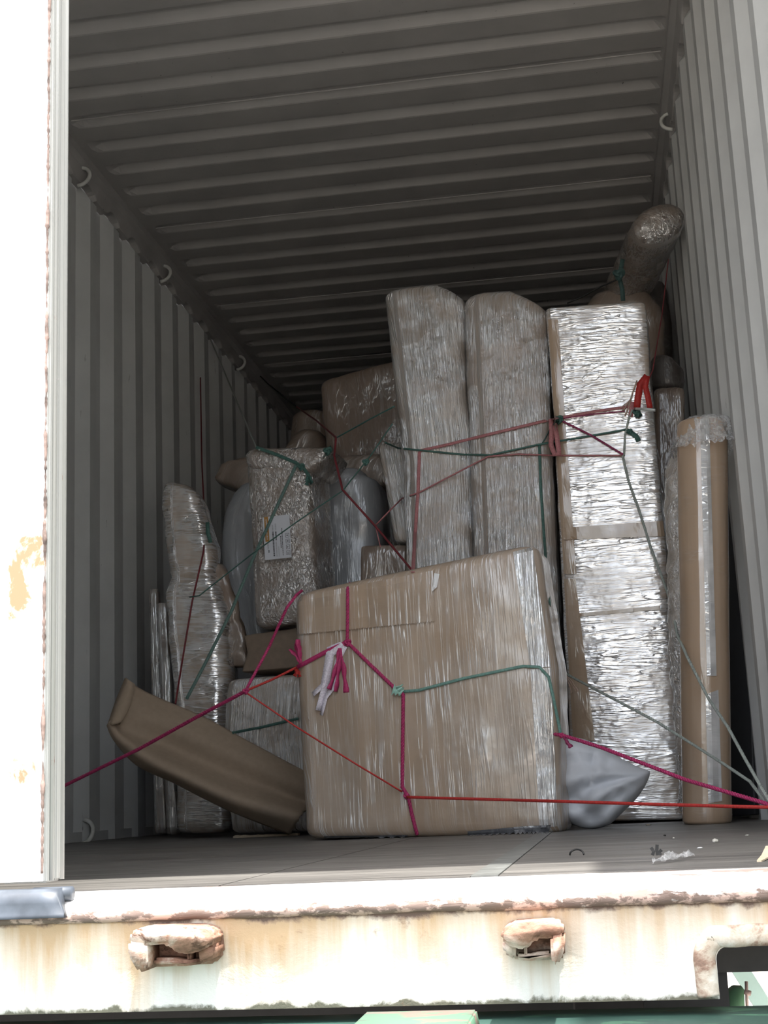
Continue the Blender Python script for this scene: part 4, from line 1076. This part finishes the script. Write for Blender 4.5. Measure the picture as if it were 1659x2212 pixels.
rope([(1362, 900), (1364, 884), (1367, 868)], 'ribbon', .004, M_['pink'], 'short pink strap end standing up on the tallest carton', 'strap', cat='strap', w_=.015)
rope([(1372, 883), (1392, 884, 2.5), (1415, 886, 2.48)], 'tube', .005, plain('clear_white_cord', (.55, .58, .57), .3), 'short translucent white cord end pointing right of the red ribbon')
rope([(1398, 812), (1383, 830), (1378, 860), (1376, 880)], 'ribbon', .004, M_['fred'], 'red ribbon end hanging on the tallest carton, left tail', 'ribbon', cat='ribbon', w_=.022)
rope([(1398, 812, 2.52), (1394, 835, 2.52), (1400, 860, 2.52), (1404, 882, 2.52)], 'ribbon', .004, M_['fred'], 'red ribbon end hanging at the edge of the tallest carton, right tail', 'ribbon', cat='ribbon', w_=.018)
rope([(1376, 822), (1366, 850), (1358, 880), (1350, 898)], 'tube', .0025, M_['ftan'], 'frayed tan cord beside the red ribbon', hug=True, extra=[('frayed_end', *tassel(K(1362, 862, .012), Vector((-.6, 0, -.7)), .05, .004, 6, 3, .5), M_['ftan'])])
rope([(1444, 560, 2.95), (1430, 680, 2.8), (1410, 800, 2.56), (1400, 822, 2.54)], 'tube', .0020, M_['dkred'], 'thin dark red cord rising from the red ribbon towards the roof at the right')
rope([(1345, 560, 3.0), (1338, 600, 3.0), (1344, 625, 3.0), (1346, 650, 3.0)], 'ribbon', .004, M_['dteal'], 'dark teal strap knotted under the roll near the roof', 'strap', cat='strap', w_=.016, extra=[('knot', *knot(at(1337, 592, 2.97), .018), M_['dteal'])])
rope([(1225, 655, 3.1), (1260, 640, 3.08), (1300, 618, 3.04), (1338, 602, 3.0)], 'tube', .003, M_['blk'], 'thin black cord leading left from the teal knot near the roof')
# left side
rope([(427, 668, 5.45), (430, 700, 5.3), (433, 820, 4.8), (436, 1000, 4.0), (443, 1140, 3.3), (440, 1190, 2.98), (415, 1300, 2.92), (395, 1420, 2.90), (379, 1520, 2.75)], 'tube', .0034, M_['dkred'], 'long dark red cord falling from the left roof rail past the lumpy bundle')
rope([(428, 660, 5.5), (445, 710, 5.2), (500, 840, 4.4), (553, 965, 3.2), (560, 972, 2.92)], 'tube', .0036, M_['greyc'], 'grey cord stretched from the left roof rail to the top of the labelled carton')
rope([(553, 966, 2.93), (600, 983), (640, 1000), (656, 1012), (668, 1028)], 'ribbon', .004, M_['tealc'], 'teal strap over the top of the labelled carton', 'strap', cat='strap', w_=.012, extra=[('knot', *knot(K(650, 1008, .014), .011), M_['tealc']), ('tail', *tassel(K(664, 1022, .014), Vector((.4, 0, -1)), .045, .014, 9, 3, .5), M_['tealc'])])
rope([(640, 1004), (600, 1090), (545, 1210, 2.85), (500, 1320, 2.82), (450, 1420, 2.80), (403, 1510, 2.75)], 'ribbon', .004, M_['midteal'], 'flat teal strap slanting from the labelled carton down to the cardboard', 'strap', cat='strap', w_=.011)
rope([(702, 985), (712, 966), (716, 990)], 'ribbon', .004, M_['tealc'], 'teal knot at the upper right corner of the labelled carton', 'knot', cat='knot', w_=.018, extra=[('loop', *knot(K(708, 974, .014), .013), M_['tealc'])])
rope([(852, 878, 2.62), (800, 905, 2.7), (728, 945, 2.85)], 'tube', .0028, M_['tealc'], 'upper teal cord from the leftmost tall carton to the dark red rope')
rope([(848, 915, 2.62), (800, 985, 2.65), (740, 1060, 2.7), (640, 1128, 2.72), (540, 1200, 2.75), (430, 1287, 2.8), (410, 1290, 2.86)], 'tube', .0024, M_['tealc'], 'long thin teal cord from the leftmost tall carton across to the lumpy bundle',
     extra=[('knot', *knot(at(790, 998, 2.66), .010), M_['tealc'])])
rope([(640, 878, 4.8), (685, 910, 3.9), (726, 945, 2.86), (722, 985, 2.8), (740, 1058, 2.7), (812, 1138, 2.66), (890, 1232, 2.55), (910, 1255, 2.5)], 'tube', .0040, M_['dkred'], 'dark red rope angling down behind the large front carton')
rope([(812, 1140, 2.66), (818, 1165, 2.66), (822, 1182, 2.66)], 'tube', .002, M_['pink'], 'short thin pink cord hanging from the dark red rope')
rope([(502, 1583), (560, 1572), (645, 1552)], 'ribbon', .004, M_['tealc'], 'teal strap across the silvery streaked box', 'strap', hug=True, cat='strap', w_=.009)
rope([(448, 1128, 2.98), (449, 1150, 2.97), (455, 1172, 2.97)], 'ribbon', .004, M_['tealc'], 'teal strap end tied on the dark red cord beside the lumpy bundle', 'strap', cat='strap', w_=.014)
rope([(432, 672, 5.4), (470, 700, 5.35), (476, 715, 5.3), (466, 724, 5.3), (455, 716, 5.3), (448, 690, 5.35), (434, 674, 5.4)], 'curve', .006, M_['dkred'], 'dark cord loop hanging at the left roof rail, the upper right one', 'rope_loop')
rope([(438, 676, 5.4), (456, 725, 5.3), (442, 740, 5.3), (441, 760, 5.3), (452, 768, 5.3), (462, 756, 5.3), (458, 728, 5.3)], 'curve', .006, M_['dkred'], 'dark cord loop hanging at the left roof rail, the lower one', 'rope_loop')
rope([(428, 690, 5.4), (429, 780, 5.35), (424, 860, 5.3), (424, 940, 5.3)], 'ribbon', .004, M_['dkred'], 'frayed dark red strap hanging by the left roof rail', 'strap', cat='strap', w_=.022)
rope([(516, 760, 6.9), (520, 800, 6.85), (517, 850, 6.8), (522, 900, 6.8)], 'ribbon', .004, M_['dkred'], 'dark red strap hanging deeper in by the left roof rail', 'strap', cat='strap', w_=.03)
rope([(520, 772, 6.9), (545, 795, 6.4), (580, 830, 5.6), (640, 878, 4.8)], 'tube', .004, M_['blk'], 'thin black cord leading from the far left rail into the load')
for (nm, V, F, mat, lab_, cat, grp, ex) in LATER:
    o = mesh(nm, V, F, mat, None, True); tag(o, lab_, cat, grp); recenter(o)
    for (pn, v2_, f2_, pm) in ex:
        mesh(pn, v2_, f2_, pm, o, True)

# ================================================================== LITTER ON THE FLOOR
def floor_pt(x, y):
    d = FW + (x-829.5)/CF*RT - (y-1106)/CF*UP
    return CPOS + d*(-CPOS.z/d.z)
def lump(name, x, y, s, mat, label, cat, sq=.6, seed=0, group=None):
    bm = bmesh.new(); bmesh.ops.create_icosphere(bm, subdivisions=3, radius=s)
    for v in bm.verts: v.co *= 1+.35*noise.noise(v.co/s*1.3+Vector((seed, 0, 0))); v.co.z *= sq
    zmin = min(v.co.z for v in bm.verts)
    for v in bm.verts: v.co.z -= zmin
    me = bpy.data.meshes.new(name); bm.to_mesh(me); bm.free(); o = link(name, me, mat); p = floor_pt(x, y); o.location = (p.x, p.y, 0); tag(o, label, cat, group); return o
M_['stone'] = plain('pale_pebble', (.50, .49, .44), .6)
lump('pebble', 1545, 1821, .0055, M_['stone'], 'pale round pebble on the floor in front of the cardboard tube', 'pebble', .7, 1)
lump('pebble', 1614, 1806, .004, M_['stone'], 'small flat pebble on the floor near the right wall', 'pebble', .4, 2)
lump('pebble', 1455, 1812, .0025, M_['stone'], 'tiny pebble on the floor right of the sack', 'pebble', .6, 3)
lump('pebble', 1436, 1806, .003, M_['blk'], 'tiny black crumb on the floor right of the sack', 'crumb', .5, 4)
lump('paper_bit', 1512, 1833, .0045, M_['scrap'], 'tiny pale paper bit on the floor near the sill', 'paper', .25, 5)
lump('paper_bit', 1400, 1783, .007, plain('tan_chip', (.48, .40, .30), .7), 'tan chip on the floor before the tallest carton', 'chip', .25, 6)
# curled black scrap and a torn black scrap
p = floor_pt(1246, 1848); V = []; F = []
ribbon_geo(V, F, [p+Vector((.010*math.cos(t), 0, .007*math.sin(t)+.0012)) for t in [PI*k/12 for k in range(13)]], .010, .0007, face=Vector((1, 0, 0)) if False else Vector((0, 0, 1)))
V = []; F = []
tube_geo(V, F, [p+Vector((.011*math.cos(t), .004*math.sin(2*t), .008*math.sin(t)+.0015)) for t in [PI*k/14 for k in range(15)]], .0015, 6)
o = mesh('plastic_curl', V, F, M_['blk'], None, True); tag(o, 'curled black plastic scrap on the floor below the white sack', 'scrap'); recenter(o)
p = floor_pt(1418, 1848); V = []; F = []
for a, b in ((-.006, .012), (.002, .016), (.007, .008)):
    ribbon_geo(V, F, [p+Vector((a, 0, .0006)), p+Vector((a*.6, .001, b*.5)), p+Vector((a*1.2, .002, b))], .005, .0006)
o = mesh('torn_scrap', V, F, M_['blk'], None, False); tag(o, 'torn black plastic scrap standing on the floor beside the clear film', 'scrap'); recenter(o)
# clear film shard
V = []; F = []; n1, n2 = 26, 12
a = floor_pt(1410, 1868); b = floor_pt(1500, 1852)
for j in range(n2+1):
    for i in range(n1+1):
        s, t = i/n1, j/n2; p = a.lerp(b, s)+Vector((0, (t-.5)*.05*(1-.3*math.cos(s*6)), 0))
        z = .002+.012*abs(noise.noise(Vector((s*4, t*2.5, 1))))+.006*abs(noise.noise(Vector((s*11, t*7, 4))))
        V.append((p.x, p.y, z))
for j in range(n2):
    for i in range(n1): F.append((j*(n1+1)+i, j*(n1+1)+i+1, (j+1)*(n1+1)+i+1, (j+1)*(n1+1)+i))
o = mesh('film_shard', V, F, M_['clear'], None, True); tag(o, 'crumpled clear plastic film piece on the floor near the sill', 'plastic film'); recenter(o)
# torn cardboard strip by the slanting cardboard
a = at(505, 1799, 2.95); 
V = []; F = []; N = 26
for i in range(N+1):
    s = i/N; x = 502+140*s; y = 1797+2*math.sin(s*20)
    h = .007+.006*abs(noise.noise(Vector((s*9, 0, 0)))); q = at(x, y, 2.7)
    for (dy, z) in ((-.012, .001), (-.012, h), (.02, h), (.02, .001)): V.append((q.x, 2.72+dy, z))
for i in range(N):
    for k in range(4): F.append((i*4+k, i*4+(k+1) % 4, (i+1)*4+(k+1) % 4, (i+1)*4+k))
F += [(0, 3, 2, 1), (N*4, N*4+1, N*4+2, N*4+3)]
o = mesh('cardboard_strip', V, F, plain('pale_torn_cardboard', (.45, .38, .28), .8), None, False); tag(o, 'torn pale cardboard strip on the floor under the slanting cardboard', 'cardboard'); recenter(o)
# splinter at the right end of the sill
V = []; F = []
a = floor_pt(1640, 1862); b = floor_pt(1680, 1848)
ribbon_geo(V, F, [a+Vector((0, 0, .001)), a.lerp(b, .5)+Vector((0, .01, .004)), b+Vector((0, .02, .012))], .02, .001, face=Vector((0, 0, 1)), wf=lambda t: .3+t)
o = mesh('wood_splinter', V, F, plain('pale_wood', (.68, .58, .42), .7), None, False); tag(o, 'pale wood splinter at the right end of the sill', 'splinter'); recenter(o)
